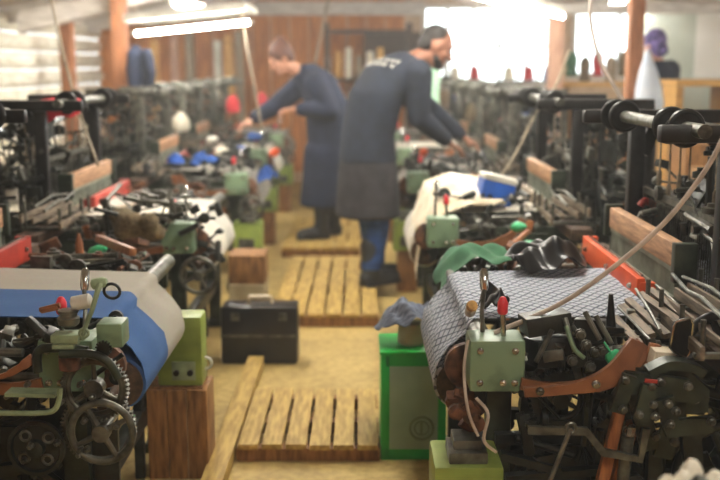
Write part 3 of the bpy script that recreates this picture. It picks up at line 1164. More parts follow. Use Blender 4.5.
ext(MB().lathe(at(545, 410, 2.75), (0, 1, 0), [(0, .05), (.01, .07), (.05, .07), (.06, .04)], 22).lathe(at(600, 440, 2.7), (0, 1, 0), [(0, .04), (.01, .05), (.05, .05), (.06, .03)], 22), 'tappet', 'iron_green')
# strap pulley beside the cloth roll
ext(MB().torus(at(434, 325, 3.42), (1, -.25, 0), .085, .012, 26, 8), 'strap_pulley', 'iron_dark')
# bevel seat, lower pale parts seen through the frame
b = MB()
for (x, y) in ((553, 378), (566, 380), (540, 377)):
    b.cyl(at(x, y - 8, 2.85), at(x, y + 10, 2.85), .012)
ext(b, 'spacer', 'sage_pale')

ext(MB().box((.90, 2.68, .25), (1.0, .02, .46), bev=.004), 'dark_backing', 'iron_dark')  # dark sheet added as the gloom behind the near-end mechanism
# ------------------------------------------------------------------ details seen only on the nearest left loom
def exl(mb, name, m, par=L1, **k):
    return build_each(mb, name, m, par, world=True, **k)[0]


exl(MB().box((-1.22, 2.68, .28), (1.08, .02, .54), bev=.004), 'dark_backing', 'iron_dark')  # added dark sheet, stands in for the shade between the wheels
b = MB().gear(at(95, 388, 2.46), (0, 1, 0), .088, .02, 46, .007, .074).wheel(at(95, 388, 2.46), (0, 1, 0), .07, .008, 3, .025)
exl(b, 'gear', 'iron_grey')
b = MB().gear(at(99, 427, 2.47), (0, 1, 0), .098, .02, 52, .007, .084)
exl(b, 'gear', 'iron_grey')
b = MB().lathe(at(38, 446, 2.46), (0, -1, 0), [(0, .062), (.006, .074), (.02, .074), (.022, .064), (.012, .06), (.012, .024), (.03, .022), (.034, .016)], 30)
wh = exl(b, 'belt_wheel', 'iron_dark')
b = MB()
for k in range(4):
    a = k * PI / 2 + .7
    c = at(38, 446, 2.46) + V((.042 * math.cos(a), -.013, .042 * math.sin(a)))
    b.torus(c, (0, 1, 0), .013, .004, 14, 6)
exl(b, 'boss', 'iron_grey', wh)
exl(MB().gear(at(104, 348, 2.42), (0, 1, 0), .021, .014, 14, .005).cyl(at(104, 348, 2.42), at(104, 348, 2.5), .008), 'sprocket', 'iron_dark')
exl(MB().box(tuple(at(113, 332, 2.46)), (.065, .08, .062), bev=.006), 'gear_box', 'sage')
b = MB().tube([at(82, 340, 2.42), at(85, 328, 2.42), at(92, 310, 2.42), at(98, 290, 2.43), at(100, 284, 2.44)], [.006, .006, .006, .007, .009], 8)
b.torus(at(84, 333, 2.418), (0, 1, 0), .011, .004, 14, 6)
exl(b, 'control_lever', 'sage_pale')
b = MB().lathe(at(99, 283, 2.45), (1, 0, .2), [(-.02, .008), (-.016, .014), (.012, .014), (.02, .009)], 12)
exl(b, 'lever_head', 'sage_pale')
exl(MB().torus(at(112, 291, 2.45), (0, 1, .2), .02, .004, 18, 6), 'wire_ring', 'iron_black')
exl(MB().lathe(at(72, 304, 2.46), at(93, 300, 2.46) - at(72, 304, 2.46), [(0, .014), (.003, .019), (.046, .019), (.05, .014)], 16), 'bobbin', 'white_plastic')
b = MB().lathe(at(69, 326, 2.45), (0, 0, 1), [(0, .018), (.006, .026), (.022, .028), (.026, .022), (.034, .022), (.036, .026), (.042, .026), (.044, .018)], 18)
exl(b, 'oil_cup', 'iron_grey')
b = MB().box(tuple(at(67, 337, 2.43)), (.07, .05, .022), bev=.004).box(tuple(at(66, 344, 2.43)), (.055, .06, .012), bev=.003)
exl(b, 'pad', 'sage_pale')
b = MB().tube(bez([at(38, 372, 2.42), at(37, 356, 2.42), at(42, 349, 2.42), at(60, 348, 2.42), at(88, 351, 2.42)], 6), .012, 10)
b.tube(bez([at(60, 354, 2.40), at(90, 354, 2.40), at(108, 362, 2.40), at(118, 378, 2.41)], 6), .011, 10)
exl(b, 'bent_arm', 'iron_green')
b = MB().lathe(at(70, 370, 2.44), (0, 0, 1), [(0, .02), (.004, .027), (.04, .027), (.044, .022)], 18)
exl(b, 'bushing', 'rust')
b = MB().band([at(8, 392, 2.40), at(58, 393, 2.40)], .009, .05, (0, 1, 0))
b.tube(bez([at(-4, 413, 2.40), at(40, 413, 2.40), at(54, 410, 2.40), at(59, 400, 2.40), at(60, 388, 2.40)], 6), .007, 8)
exl(b, 'guard_rail', 'sage_pale')
b = MB().band(bez([at(-6, 378, 2.42), at(8, 374, 2.42), at(22, 366, 2.42), at(33, 358, 2.43)], 6), [.012] * 7 + [.018] * 6 + [.024] * 6, .012, (0, 1, 0))
exl(b, 'picking_lever', 'leather')
exl(MB().cyl(at(40, 310, 2.5), at(60, 305, 2.5), .007).box(tuple(at(50, 309, 2.5)), (.045, .02, .012), (0, -.2, 0), .003), 'catch', 'leather')
b = MB()
rn = random.Random(5)
for k in range(26):
    p = at(rn.uniform(0, 120), rn.uniform(315, 385), rn.uniform(2.5, 2.66))
    t = rn.random()
    if t < .4:
        b.box(p, (rn.uniform(.03, .09), rn.uniform(.02, .06), rn.uniform(.012, .05)), (rn.uniform(-.3, .3), rn.uniform(-.8, .8), rn.uniform(-.3, .3)), .004)
    elif t < .7:
        b.cyl(p, p + V((rn.uniform(-.1, .1), rn.uniform(-.05, .05), rn.uniform(-.08, .08))), rn.uniform(.006, .012), seg=8)
    else:
        b.lathe(p, (0, -1, 0), [(0, .012), (.004, .02), (.016, .02), (.02, .01), (.03, .01)], 12)
exl(b, 'take_up_linkage', 'iron_dark')
b = MB()
bolts(b, [at(rn.uniform(5, 125), rn.uniform(380, 475), 2.42) for k in range(16)], (0, -1, 0), .007, .02)
exl(b, 'bolt', 'iron_grey')
b = MB()
for (x0, y0, x1, y1, w, Y) in ((10, 425, 12, 490, .04, 2.55), (60, 380, 62, 440, .05, 2.52), (0, 470, 60, 462, .03, 2.5)):
    b.band([at(x0, y0, Y), at(x1, y1, Y)], w, .03, (0, 1, 0))
exl(b, 'frame_arm', 'iron_dark')

b = clutter(MB(), ((-.16, .36), (-.1, .30), (.62, .86)), 22, 20, 18, 77)
b.build('take_up_linkage', 'iron_dark', L2, sx=-1)
b = clutter(MB(), ((-.02, .40), (-.08, .34), (.78, .92)), 10, 10, 10, 78)
b.build('take_up_linkage', 'iron_grey', L2, sx=-1)
b = clutter(MB(), ((.02, .5), (.2, .9), (.80, .88)), 10, 14, 12, 79)
b.build('temple_linkage', 'iron_dark', R2)
for o_, n_ in ((looms_l[2], 80), (looms_r[2], 81), (looms_l[3], 82)):
    b = clutter(MB(), ((-.05, .5), (.0, .9), (.76, .9)), 16, 16, 14, n_)
    b.build('temple_linkage', 'iron_dark', o_, sx=-1 if o_ in looms_l else 1)
# ------------------------------------------------------------------ floor items


def pallet(x0, x1, y0, y1, nb, h, label, group='slatted wooden standing boards in the aisle'):
    t = empty('pallet', ((x0 + x1) / 2, (y0 + y1) / 2, 0))
    tag(t, label, 'pallet', group)
    w = (x1 - x0) / nb
    for i in range(nb):
        MB().box((x0 + w * (i + .5) - t.location.x, random.uniform(-.006, .006), h - .012), (w - .014, y1 - y0, .022), (0, random.uniform(-.006, .006), 0), .003).build('slat', 'wood_yellow', t)
    for yy in (y0 + .05, (y0 + y1) / 2, y1 - .05):
        MB().box((0, yy - t.location.y, (h - .024) / 2), (x1 - x0, .06, h - .026)).build('bearer', 'wood_brown', t)
    return t


pallet(-.475, .075, 3.62, 4.3, 6, .075, 'front slatted wooden standing board on the aisle floor, nearest the camera')
pallet(-.52, .11, 5.62, 7.4, 6, .085, 'longer slatted wooden standing board under the man in dark jacket')
pallet(-.62, .0, 7.75, 9.4, 6, .085, 'farthest slatted wooden standing board under the bending woman')
b = MB().box((-.523, 3.98, .03), (.08, 1.75, .06), bev=.004)
tag(b.build('floor_plank', 'wood_yellow'), 'wide pale plank lying along the foot of the left looms', 'plank')

# black case on the floor
t = empty('tool_case', (-.51, 4.98, 0))
tag(t, 'black carrying case standing at the left of the aisle', 'case')
MB().box((0, 0, .15), (.39, .17, .30), bev=.02).build('body', 'black_plastic', t)
MB().tube([(-.06, -.0, .295), (-.055, 0, .335), (.055, 0, .335), (.06, 0, .295)], .011).build('handle', 'cream_plastic', t)
MB().box((0, -.086, .15), (.39, .006, .012)).build('seam', 'iron_grey', t)
for x in (-.12, .12):
    MB().box((x, -.09, .25), (.04, .012, .04), bev=.003).build('latch', 'iron_grey', t)
# things behind the case
tag(MB().box((-.63, 5.55, .38), (.2, .24, .16), bev=.004).build('wooden_box', 'wood_brown'), 'brown wooden box on the grey block behind the black case', 'box')
tag(MB().box((-.63, 5.55, .15), (.2, .26, .30), bev=.008).build('concrete_block', 'concrete'), 'grey concrete block behind the black case', 'block')
# wooden stand under the lime box, near left loom
t = empty('wooden_crate', (-.665, 3.56, 0))
tag(t, 'tall brown wooden crate under the lime green box at left', 'crate')
for x in (-.07, 0, .07):
    MB().box((x, -.08, .17), (.067, .018, .34), bev=.003).build('front_board', 'wood_brown', t)
for x in (-.1, .1):
    MB().box((x, .0, .17), (.018, .18, .34), bev=.003).build('side_board', 'wood_brown', t)
MB().box((0, .0, .335), (.182, .14, .02)).build('top_board', 'wood_brown', t)
t = empty('control_box', (-.655, 3.56, .346))
tag(t, 'lime green metal control box on the brown crate at left', 'control box')
MB().box((0, 0, .13), (.165, .12, .26), bev=.012).build('body', 'lime', t)
MB().box((.015, -.067, .06), (.085, .006, .07), bev=.002).build('plate', 'sage_pale', t)
for x in (-.01, .04):
    MB().cyl((x, -.07, .055), (x, -.082, .055), .011).build('button', 'iron_black', t)
MB().torus((.085, 0, .07), (0, 1, 0), .022, .006, 16, 6).build('handle', 'white_plastic', t)

# green crate on the right
t = empty('storage_box', (.205, 3.78, 0))
tag(t, 'bright green plastic box with a ring emblem standing by the right loom', 'box')
g = MB()
w2, d2, h2 = .125, .13, .42
for x in (-w2 + .018, w2 - .018):
    g.box((x, -d2 + .01, h2 / 2), (.036, .02, h2), bev=.004)
g.box((0, -d2 + .01, h2 - .025), (.22, .02, .05), bev=.004).box((0, -d2 + .01, .025), (.22, .02, .05), bev=.004)
g.box((0, .01, h2 / 2), (2 * w2, 2 * d2 - .02, h2), bev=.004)
MBg = g.build('body', 'green_plastic', t)
MB().box((0, -d2 + .0, h2 / 2), (.185, .004, h2 - .09)).build('panel', 'crate_panel', t)
MB().torus((.03, -d2 - .003, .13), (0, 1, 0), .045, .006, 28, 6).torus((.03, -d2 - .003, .13), (0, 1, 0), .027, .004, 24, 6).box((.03, -d2 - .003, .13), (.012, .006, .045)).build('emblem', 'sage', t)
MB().box((0, .0, h2 + .006), (2 * w2 + .012, 2 * d2 + .008, .014), bev=.004).build('lid', 'green_plastic', t)
tk = MB().lathe((.2, 3.76, .434), (0, 0, 1), [(0, .045), (.01, .055), (.07, .05), (.085, .042), (.09, .03)], 20).build('canister', 'cream_plastic')
tag(tk, 'small beige canister on top of the green box', 'canister')


def rag(name, c, sx, sy, h, m, label, cat='cloth', seed=1, amp=.03, rot=0, sag=0.0, thick=.004, n=18):
    rn = random.Random(seed)
    ph = [rn.uniform(0, 6) for _ in range(8)]
    cr, sr = math.cos(rot), math.sin(rot)

    def f(u, v):
        x, y = (u - .5) * sx, (v - .5) * sy
        k = amp * (math.sin(u * 9 + ph[0] + 3 * v) * .5 + math.sin(v * 11 + ph[1] - 4 * u) * .5 + .4 * math.sin(17 * u + 13 * v + ph[2]))
        e = max(abs(u - .5), abs(v - .5)) * 2
        z = h * (1 - e ** 2) + k + amp - sag * max(0, (.5 - u)) ** 2 * 4
        x += amp * .5 * math.sin(v * 8 + ph[3])
        y += amp * .5 * math.sin(u * 8 + ph[4])
        return V(c) + V((x * cr - y * sr, x * sr + y * cr, max(z, -sag - .2)))
    o = MB().sheet(f, n, n, thick).build(name, m, ang=180, subsurf=1)
    return tag(o, label, cat)


rag('striped_rag', (.165, 3.77, .525), .2, .19, .04, 'grey_cloth', 'grey-blue striped rag heaped on the beige canister', seed=4, amp=.026, sag=.06)

# cloths and bags on the right looms
c0 = at(473, 264, 3.58)
rag('green_cloth', (c0.x, c0.y, .80), .27, .30, .03, 'green_cloth', 'dark green cloth draped over the end of the nearest right loom', seed=5, amp=.02, sag=.09)
c0 = at(547, 268, 3.40)
rag('black_bag', (c0.x, c0.y, .81), .25, .22, .06, 'black_plastic', 'crumpled shiny black plastic bag on the grey patterned cloth', 'bag', seed=8, amp=.028, n=22)
c0 = at(492, 292, 2.86)
rag('black_rag', (c0.x, c0.y - .05, .81), .075, .1, .045, 'black_plastic', 'small black rag by the chrome lever of the nearest right loom', 'rag', seed=9, amp=.016)


def drape(name, pts, m, label, cat, seed=1, amp=.02, thick=.004):
    """pts: rows of world points (each row the same length), smoothly interpolated"""
    rn = random.Random(seed)
    ph = [rn.uniform(0, 6) for _ in range(5)]
    R, K = len(pts) - 1, len(pts[0]) - 1

    def f(u, v):
        a, b2 = min(int(u * R), R - 1), min(int(v * K), K - 1)
        s, q = u * R - a, v * K - b2
        p = (V(pts[a][b2]) * (1 - q) + V(pts[a][b2 + 1]) * q) * (1 - s) + (V(pts[a + 1][b2]) * (1 - q) + V(pts[a + 1][b2 + 1]) * q) * s
        w = amp * (math.sin(13 * v + 4 * u + ph[0]) + .6 * math.sin(23 * v - 7 * u + ph[1]) + .5 * math.sin(15 * u + ph[2]))
        return p + V((w * .5, -abs(w) * .4, w * .35))
    return tag(MB().sheet(f, 24, 24, thick).build(name, m, ang=180), label, cat)


# cream plastic sheeting over the second right loom
rows = []
for (xa, ya_, Ya, xb, yb_, Yb) in ((480, 178, 5.3, 505, 205, 4.9), (450, 172, 5.35, 470, 205, 4.75), (425, 180, 5.3, 440, 215, 4.7), (412, 215, 5.2, 420, 245, 4.68), (408, 240, 5.1, 418, 278, 4.66)):
    rows.append([at(xa, ya_, Ya), at((xa + xb) / 2, (ya_ + yb_) / 2 - 3, (Ya + Yb) / 2), at(xb, yb_, Yb)])
drape('plastic_sheeting', rows, 'cream_plastic', 'cream plastic sheeting hanging over the second right loom', 'sheet', 4, .016)
t = empty('cooler_box', at(494, 193, 5.05))
tag(t, 'blue box with a white lid on the second right loom', 'box')
MB().box((0, 0, .0), (.17, .15, .13), (0, .25, .1), .012).build('body', 'blue_plastic', t)
MB().box((-.0 + .019, 0, .076), (.175, .155, .03), (0, .25, .1), .01).build('lid', 'white_plastic', t)


def spool(name, p, ax, m, L=.09, r=.02, label='', cat='bobbin', group=None):
    o = MB().lathe(p, ax, [(0, r * .5), (.002, r * .62), (.008, r * .62), (.01, r * .8), (L * .25, r), (L * .65, r * .9), (L * .95, r * .35), (L, r * .3)], 16).build(name, m)
    return tag(o, label, cat, group)


g = 'green bobbins beside the black bag'
spool('bobbin', at(522, 247, 4.2), (.7, -.3, .1), 'mint', .08, .028, 'left green bobbin beside the black plastic bag', group=g)
spool('bobbin', at(533, 246, 4.25), (.9, -.2, .0), 'mint', .08, .026, 'right green bobbin beside the black plastic bag', group=g)
spool('bobbin', at(512, 227, 4.5), (.6, -.4, .1), 'mint', .07, .024, 'single green bobbin behind the pair, above the green cloth', group=g)
tag(MB().cyl(at(508, 248, 4.1), at(528, 232, 4.3), .012).build('wooden_rod', 'wood_orange'), 'light wooden rod slanting beside the green bobbins', 'rod')
# red pieces on looms
tag(MB().tube(bez([at(640, 206, 3.6), at(645, 201, 3.6), at(654, 206, 3.6), at(656, 216, 3.6)], 6), .014).build('rubber_hook', 'red_paint'), 'red rubber hook above the wooden reed cap of the right loom', 'hook')

# left row clutter
bar_y = 1.35
drape('red_cloth', [[at(36, 126, 4.70), at(46, 124, 4.72), at(58, 116, 4.74), at(70, 118, 4.76), at(80, 112, 4.8)],
                    [at(36, 112, 4.68), at(46, 110, 4.70), at(58, 108, 4.72), at(70, 108, 4.74), at(80, 106, 4.78)],
                    [at(35, 102, 4.72), at(46, 101, 4.74), at(58, 100, 4.76), at(70, 100, 4.78), at(82, 101, 4.82)],
                    [at(36, 101, 4.86), at(46, 100, 4.88), at(58, 99, 4.90), at(70, 99, 4.92), at(82, 100, 4.96)]],
      'red_cloth', 'red cloth hanging on the overhead arch of the second left loom', 'cloth', 2, .008)
b = MB()
rn = random.Random(12)
base = at(138, 226, 4.35)
for k in range(14):
    b.ball(base + V((rn.uniform(-.08, .08), rn.uniform(-.06, .06), rn.uniform(-.035, .045))), (rn.uniform(.04, .06), .05, rn.uniform(.03, .045)), sub=2)
tag(b.build('yarn_wad', 'yarn_brown', remesh=.012, smooth=4), 'brown wad of waste yarn on the second left loom', 'yarn')
rag('blue_rag', tuple(at(265, 176, 7.0) + V((0, 0, -.02))), .14, .2, .05, 'blue_cloth', 'blue rag hanging on the third left loom beside the green box', 'rag', seed=15, amp=.03, sag=.15)
rag('blue_cloth_heap', tuple(at(204, 160, 6.4) + V((0, 0, -.03))), .16, .14, .05, 'blue_cloth', 'small heap of blue cloth on the left looms, right of a bright blue ball', 'cloth', seed=17, amp=.02)
spool('yarn_cone', at(176, 168, 6.6), (0, 0, 1), 'blue_plastic', .10, .06, 'bright blue yarn cone on the third left loom', 'yarn')
tag(MB().box(tuple(at(115, 245, 3.75)), (.03, .36, .03), (0, .15, .6), .004).build('wooden_bar', 'wood_orange'), 'orange wooden bar lying over the back of the nearest left cloth', 'bar')
spool('bobbin', at(80, 262, 3.7), (0, 0, 1), 'wood_orange', .11, .016, 'upright wooden bobbin behind the blue and beige cloth')
spool('bobbin', at(90, 256, 3.75), (.6, -.2, .3), 'mint', .08, .028, 'green bobbin behind the blue and beige cloth', group=None)
tag(MB().box(tuple(at(130, 207, 5.0)), (.03, .5, .03), (0, .2, -.5), .004).build('grey_bar', 'wood_grey'), 'pale grey bar on the second left loom below the red shuttle box', 'bar')

# small bright things scattered on the far looms
for (px, py, Y, m, L, r, ax, lab) in (
        (181, 122, 8.3, 'yarn_white', .16, .075, (0, 0, 1), 'big cream yarn cone above the left row, below the lamp'),
        (233, 104, 9.2, 'yarn_red', .17, .07, (0, 0, 1), 'dark red yarn cone left of the bending woman'),
        (262, 100, 9.4, 'yarn_red', .15, .06, (0, 0, 1), 'red yarn cone behind the forearm of the bending woman'),
        (275, 152, 7.6, 'orange_paint', .08, .035, (.6, -.3, .4), 'orange bobbin under the hands of the bending woman'),
        (242, 150, 7.4, 'blue_plastic', .10, .03, (1, -.2, .1), 'long blue bobbin on the third left loom'),
        (222, 152, 7.2, 'yarn_white', .10, .035, (1, .2, .2), 'white bobbin lying on the third left loom'),
        (212, 140, 7.8, 'white_plastic', .10, .03, (1, -.3, .3), 'white bobbin further back on the third left loom'),
        (255, 137, 8.0, 'yarn_blue', .12, .035, (1, 0, 0), 'blue yarn bobbin left of the woman\'s near hand'),
        (147, 172, 6.4, 'yarn_black', .12, .05, (0, 0, 1), 'black yarn cone behind the red shuttle box at left'),
        (424, 152, 6.9, 'orange_paint', .06, .03, (.5, -.5, .4), 'orange bobbin below the man\'s forearm'),
        (446, 122, 8.8, 'yarn_white', .15, .07, (0, 0, 1), 'white yarn cone beyond the man\'s hands'),
        (497, 122, 8.9, 'yarn_red', .15, .07, (0, 0, 1), 'pinkish red yarn cone on the right row below the window'),
        (525, 106, 8.9, 'yarn_blue', .20, .055, (0, 0, 1), 'tall blue yarn cone on the right row below the window'),
        (540, 122, 8.6, 'green_cloth', .14, .07, (0, 0, 1), 'dark green yarn cone beside the tall blue one'),
        (472, 112, 9.3, 'yarn_brown', .16, .07, (0, 0, 1), 'brown yarn cone on the right row below the window')):
    p = at(px, py, Y)
    spool('bobbin' if L < .13 and r < .05 else 'yarn_cone', p - V(ax).normalized() * (L / 2), ax, m, L, r, lab, 'bobbin' if L < .13 and r < .05 else 'yarn')

# front right spools on a stool
t = empty('stool', (.585, 1.66, 0))
tag(t, 'wooden stool at the lower right corner carrying white bobbins', 'stool')
zt = at(690, 474, 1.66).z - .085
MB().box((0, 0, zt - .015), (.22, .2, .03), bev=.005).build('seat', 'wood_dark', t)
for sx2 in (-1, 1):
    for sy2 in (-1, 1):
        MB().cyl((sx2 * .1, sy2 * .07, 0), (sx2 * .08, sy2 * .05, zt - .03), .014).build('leg', 'wood_dark', t)
for i, (px, py) in enumerate(((668, 474), (684, 476), (700, 474), (716, 468), (692, 466))):
    p = at(px, py, 1.62 + (.07 if i == 4 else 0) + .02 * (i % 2))
    o = MB().lathe((p.x, p.y, zt + .0005), (0, 0, 1), [(0, .014), (.004, .022), (.06, .022), (.08, .02), (.092, .013), (.098, .008)], 16).build('bobbin', ('yarn_white', 'yarn_white', 'iron_grey', 'yarn_white', 'yarn_white')[i])
    tag(o, ('leftmost white bobbin on the stool in the lower right corner', 'second white bobbin from the left in the lower right corner', 'dark grey bobbin in the lower right corner among white ones', 'rightmost white bobbin at the lower right corner', 'white bobbin at the rear of the lower right corner group')[i], 'bobbin', 'bobbins in the lower right corner')


# ------------------------------------------------------------------ cables and cords
def cable(name, pts, r, m, label, cat='cable'):
    return tag(MB().tube(bez(pts, 14), r, 8).build(name, m, ang=180), label, cat)


cable('power_cable', [at(740, 90, 2.35), at(722, 140, 2.35), at(700, 178, 2.38), at(665, 222, 2.42), at(620, 262, 2.46), at(570, 298, 2.5), at(530, 318, 2.54), at(508, 327, 2.55), at(494, 333, 2.55)], .0065, 'cable_grey',
      'thick grey cable curving across the nearest right loom')
cable('power_cable', [at(596, -20, 4.6), at(590, 15, 4.6), at(600, 60, 4.6), at(618, 92, 4.6), at(632, 114, 4.6)], .009, 'cable_grey', 'grey cable hanging from the ceiling to the nearest right arch')
cable('power_cable', [at(570, 50, 6), at(556, 85, 5.8), at(538, 110, 5.6), at(515, 155, 5.4), at(490, 192, 5.2)], .0085, 'rope', 'pale slack cable running down onto the blue box')
cable('pull_cord', [at(48, -15, 5.6), at(66, 65, 5.4), at(82, 120, 5.2), at(98, 165, 5.0)], .008, 'rope', 'pale cord slanting from the roof to the second left loom')
cable('pull_cord', [at(240, 0, 7.5), at(246, 40, 7.4), at(254, 85, 7.3), at(262, 130, 7.2)], .009, 'rope', 'pale cord hanging left of the bending woman')
cable('pull_cord', [at(330, -10, 10), at(322, 30, 9.9), at(312, 75, 9.8)], .012, 'rope', 'pale cord hanging in front of the brown wall right of the woman')

# ------------------------------------------------------------------ back of the room
# plastic bag on post
b = MB()
rr = []
for (y, w, d) in ((50, 2, 2), (60, 5, 4), (72, 9, 7), (88, 13, 9), (104, 15, 10), (116, 12, 8), (119, 4, 3)):
    c = at(648 + (y - 50) * .02, y, 7.45)
    rr.append((c, (1, 0, 0), w * .0075 * (1 + .06 * math.sin(y)), (0, 1, 0), d * .0075))
b.loft(rr, 18)
tag(b.build('plastic_bag', 'bag_plastic', ang=180), 'pale translucent plastic bag hanging on the brown post', 'bag')
# yellow wooden cabinet
t = empty('cabinet', (2.72, 8.15, 0))
tag(t, 'yellow wooden counter in front of the woman in the headscarf', 'cabinet')
MB().box((0, 0, 1.36), (.5, .5, .05), bev=.006).build('top', 'wood_bench', t)
for x in (-.21, .21):
    MB().box((x, 0, .665), (.06, .44, 1.33), bev=.005).build('side', 'wood_bench', t)
MB().box((0, .1, .55), (.36, .03, .9)).build('back', 'wood_bench', t)
MB().box((0, 0, .9), (.36, .4, .03)).build('shelf', 'wood_bench', t)
tag(MB().cyl((2.62, 8.1, .917), (2.62, 8.1, 1.12), .05).build('blue_bottle', 'blue_plastic'), 'blue container on the shelf of the yellow counter', 'bottle')
# shelf rack with tubes in the middle background
t = empty('yarn_rack', (.1, 12.45, 0))
tag(t, 'dark rack with pale tubes at the back between the two workers', 'rack')
for x in (-.5, .5):
    MB().box((x, 0, 1.0), (.06, .3, 2.0)).build('upright', 'wood_dark', t)
for z in (.5, 1.0, 1.32, 1.9):
    MB().box((0, 0, z), (1.06, .32, .04)).build('shelf', 'wood_dark', t)
MB().box((.3, .16, 1.6), (.7, .03, .6)).build('back', 'wood_dark', t)
for i in range(7):
    tag(MB().lathe((-.4 + i * .13, 12.4 + .03 * (i % 2), 1.342), (0, 0, 1), [(0, .04), (.01, .045), (.25 + .05 * (i % 3), .042), (.27 + .05 * (i % 3), .03)], 14).build('yarn_tube', ('yarn_white', 'wood_bench', 'yarn_white', 'wood_grey')[i % 4]),
        'pale yarn tube standing on the dark back rack', 'yarn tube', 'yarn tubes on the back rack')
# warping creel verticals with cones by the windows
for j, (x0, Yc) in enumerate(((1.15, 12.4), (2.05, 12.4))):
    t = empty('creel', (x0, Yc, 0))
    tag(t, ('thin upright yarn creel below the left part of the back window', 'thin upright yarn creel beside the pale post')[j], 'creel')
    for i in range(4):
        MB().box((-.36 + i * .24, 0, .95), (.03, .03, 1.9)).build('upright', 'wood_grey', t)
    for z in (.5, .95, 1.3):
        MB().box((0, 0, z), (.8, .04, .03)).build('rail', 'iron_grey', t)
    for i in range(3):
        for z, m in ((.53, 'yarn_white'), (.98, ('yarn_red', 'yarn_blue', 'yarn_brown')[(i + j) % 3]), (1.33, ('yarn_blue', 'yarn_white', 'yarn_red')[(i + j) % 3])):
            tag(MB().lathe((x0 - .24 + i * .24, Yc - .06, z - .012), (0, 0, 1), [(0, .07), (.01, .075), (.16, .05), (.17, .03)], 14).build('yarn_cone', m),
                ('%s yarn cone, %s rail of the %s, %s' % ({'yarn_white': 'white', 'yarn_red': 'red', 'yarn_blue': 'blue', 'yarn_brown': 'brown'}[m], {.53: 'bottom', .98: 'middle', 1.33: 'top'}[z], ('creel below the back window', 'creel by the pale post')[j], ('left end', 'middle', 'right end')[i])),
                'yarn', 'yarn cones on the creels')
# pale boards leaning on the back wall, left
for i, (px, m) in enumerate(((218, 'white_cloth'), (229, 'wood_bench'), (240, 'wood_grey'), (155, 'wood_bench'), (175, 'post_pale'), (190, 'wood_grey'))):
    x = at(px, 60, 12.6).x
    tag(MB().box((x, 12.62, .95), (.1, .04, 1.7 + .12 * (i % 3)), (.06, 0, 0)).build('board', m),
        ('whitish upright board leaning left of the woman', 'yellow upright board leaning left of the woman', 'grey upright board leaning just behind the woman\'s head', 'yellow upright board below the upper left lamp', 'pinkish upright board below the upper left lamp', 'grey upright board below the upper left lamp')[i], 'board', 'boards leaning on the back wall')
# navy jacket on the left post
b = MB()
rr = []
for (y, w, d, x) in ((44, 3, 3, 134), (50, 7, 6, 137), (58, 10, 7, 140), (72, 10, 7, 141), (86, 9, 6, 142), (93, 8, 6, 142)):
    rr.append((at(x, y, 8.55), (1, 0, 0), w * .0086, (0, 1, 0), d * .006))
b.loft(rr, 20)
b.chain([at(133, 54, 8.5), at(131, 70, 8.48), at(133, 88, 8.5)], [.05, .045, .04])
b.chain([at(147, 54, 8.5), at(151, 72, 8.48), at(150, 90, 8.5)], [.05, .045, .04])
tag(b.build('hanging_jacket', 'navy_coat', remesh=.014, smooth=4), 'navy jacket hanging on the brown post at left', 'jacket')
# pale green cloth hanging behind man
rows = [[at(424, y, 9.2), at(431, y, 9.12), at(440, y, 9.2)] for y in (66, 80, 100, 122)]
drape('hanging_cloth', rows, 'pale_green_cloth', 'pale green cloth hanging behind the man', 'cloth', 21, .012)
# dark green heap right of the pale post
b = MB()
rn = random.Random(31)
for k in range(5):
    c = at(572 + 13 * k, 62 + 5 * (k % 2), 9.9)
    tag(MB().ball(c, (.062, .06, .12), sub=2).lathe((c.x, c.y, c.z - .14), (0, 0, 1), [(0, .06), (.03, .07), (.06, .03)], 12).build('yarn_ball', ('green_cloth', 'yarn_brown', 'yarn_red', 'wood_grey', 'yarn_brown')[k], remesh=.02, smooth=2),
        ('green yarn ball by the pale post, leftmost on the sill shelf', 'brown yarn ball next to the green one on the shelf', 'reddish yarn ball in the middle of the shelf below the right window', 'grey yarn ball on the shelf below the right window', 'brown yarn ball beside the brown post')[k], 'yarn', 'yarn balls on the shelf below the right window')
t = empty('side_shelf', (2.3, 9.9, 0))
tag(t, 'brown shelf of yarn balls below the right back window', 'shelf')
zs = at(590, 66, 9.9).z - .155
MB().box((.13, 0, zs - .02), (.95, .3, .04)).build('top', 'wood_bench', t)
for x in (-.3, .55):
    MB().box((x, 0, (zs - .04) / 2), (.05, .26, zs - .04)).build('upright', 'wood_brown', t)
MB().box((.13, .1, .7), (.85, .03, .9)).build('back', 'wood_brown', t)
# cardboard and cabinets behind right loom at the picture edge
for i, (px, py, Y, w, h, m, lab) in enumerate(((712, 205, 5.6, .35, .4, 'cardboard', 'brown cardboard box at the right edge behind the nearest loom'), (690, 180, 6.6, .4, .5, 'wood_brown', 'brown wooden box behind the nearest right arch'), (735, 265, 4.6, .4, .3, 'iron_black', 'black metal box at the right edge beyond the patterned cloth'))):
    p = at(px, py, Y)
    tag(MB().box((p.x + .1, p.y, (p.z + h / 2) / 2), (w, .4, p.z + h / 2), bev=.01).build(('cardboard_box', 'wooden_box', 'metal_box')[i], m), lab, 'box')
spool('bobbin', at(711, 215, 3.3) + V((0, 0, -.03)), (0, 0, 1), 'mint', .07, .04, 'mint green bobbin at the right edge of the picture')

# ------------------------------------------------------------------ people


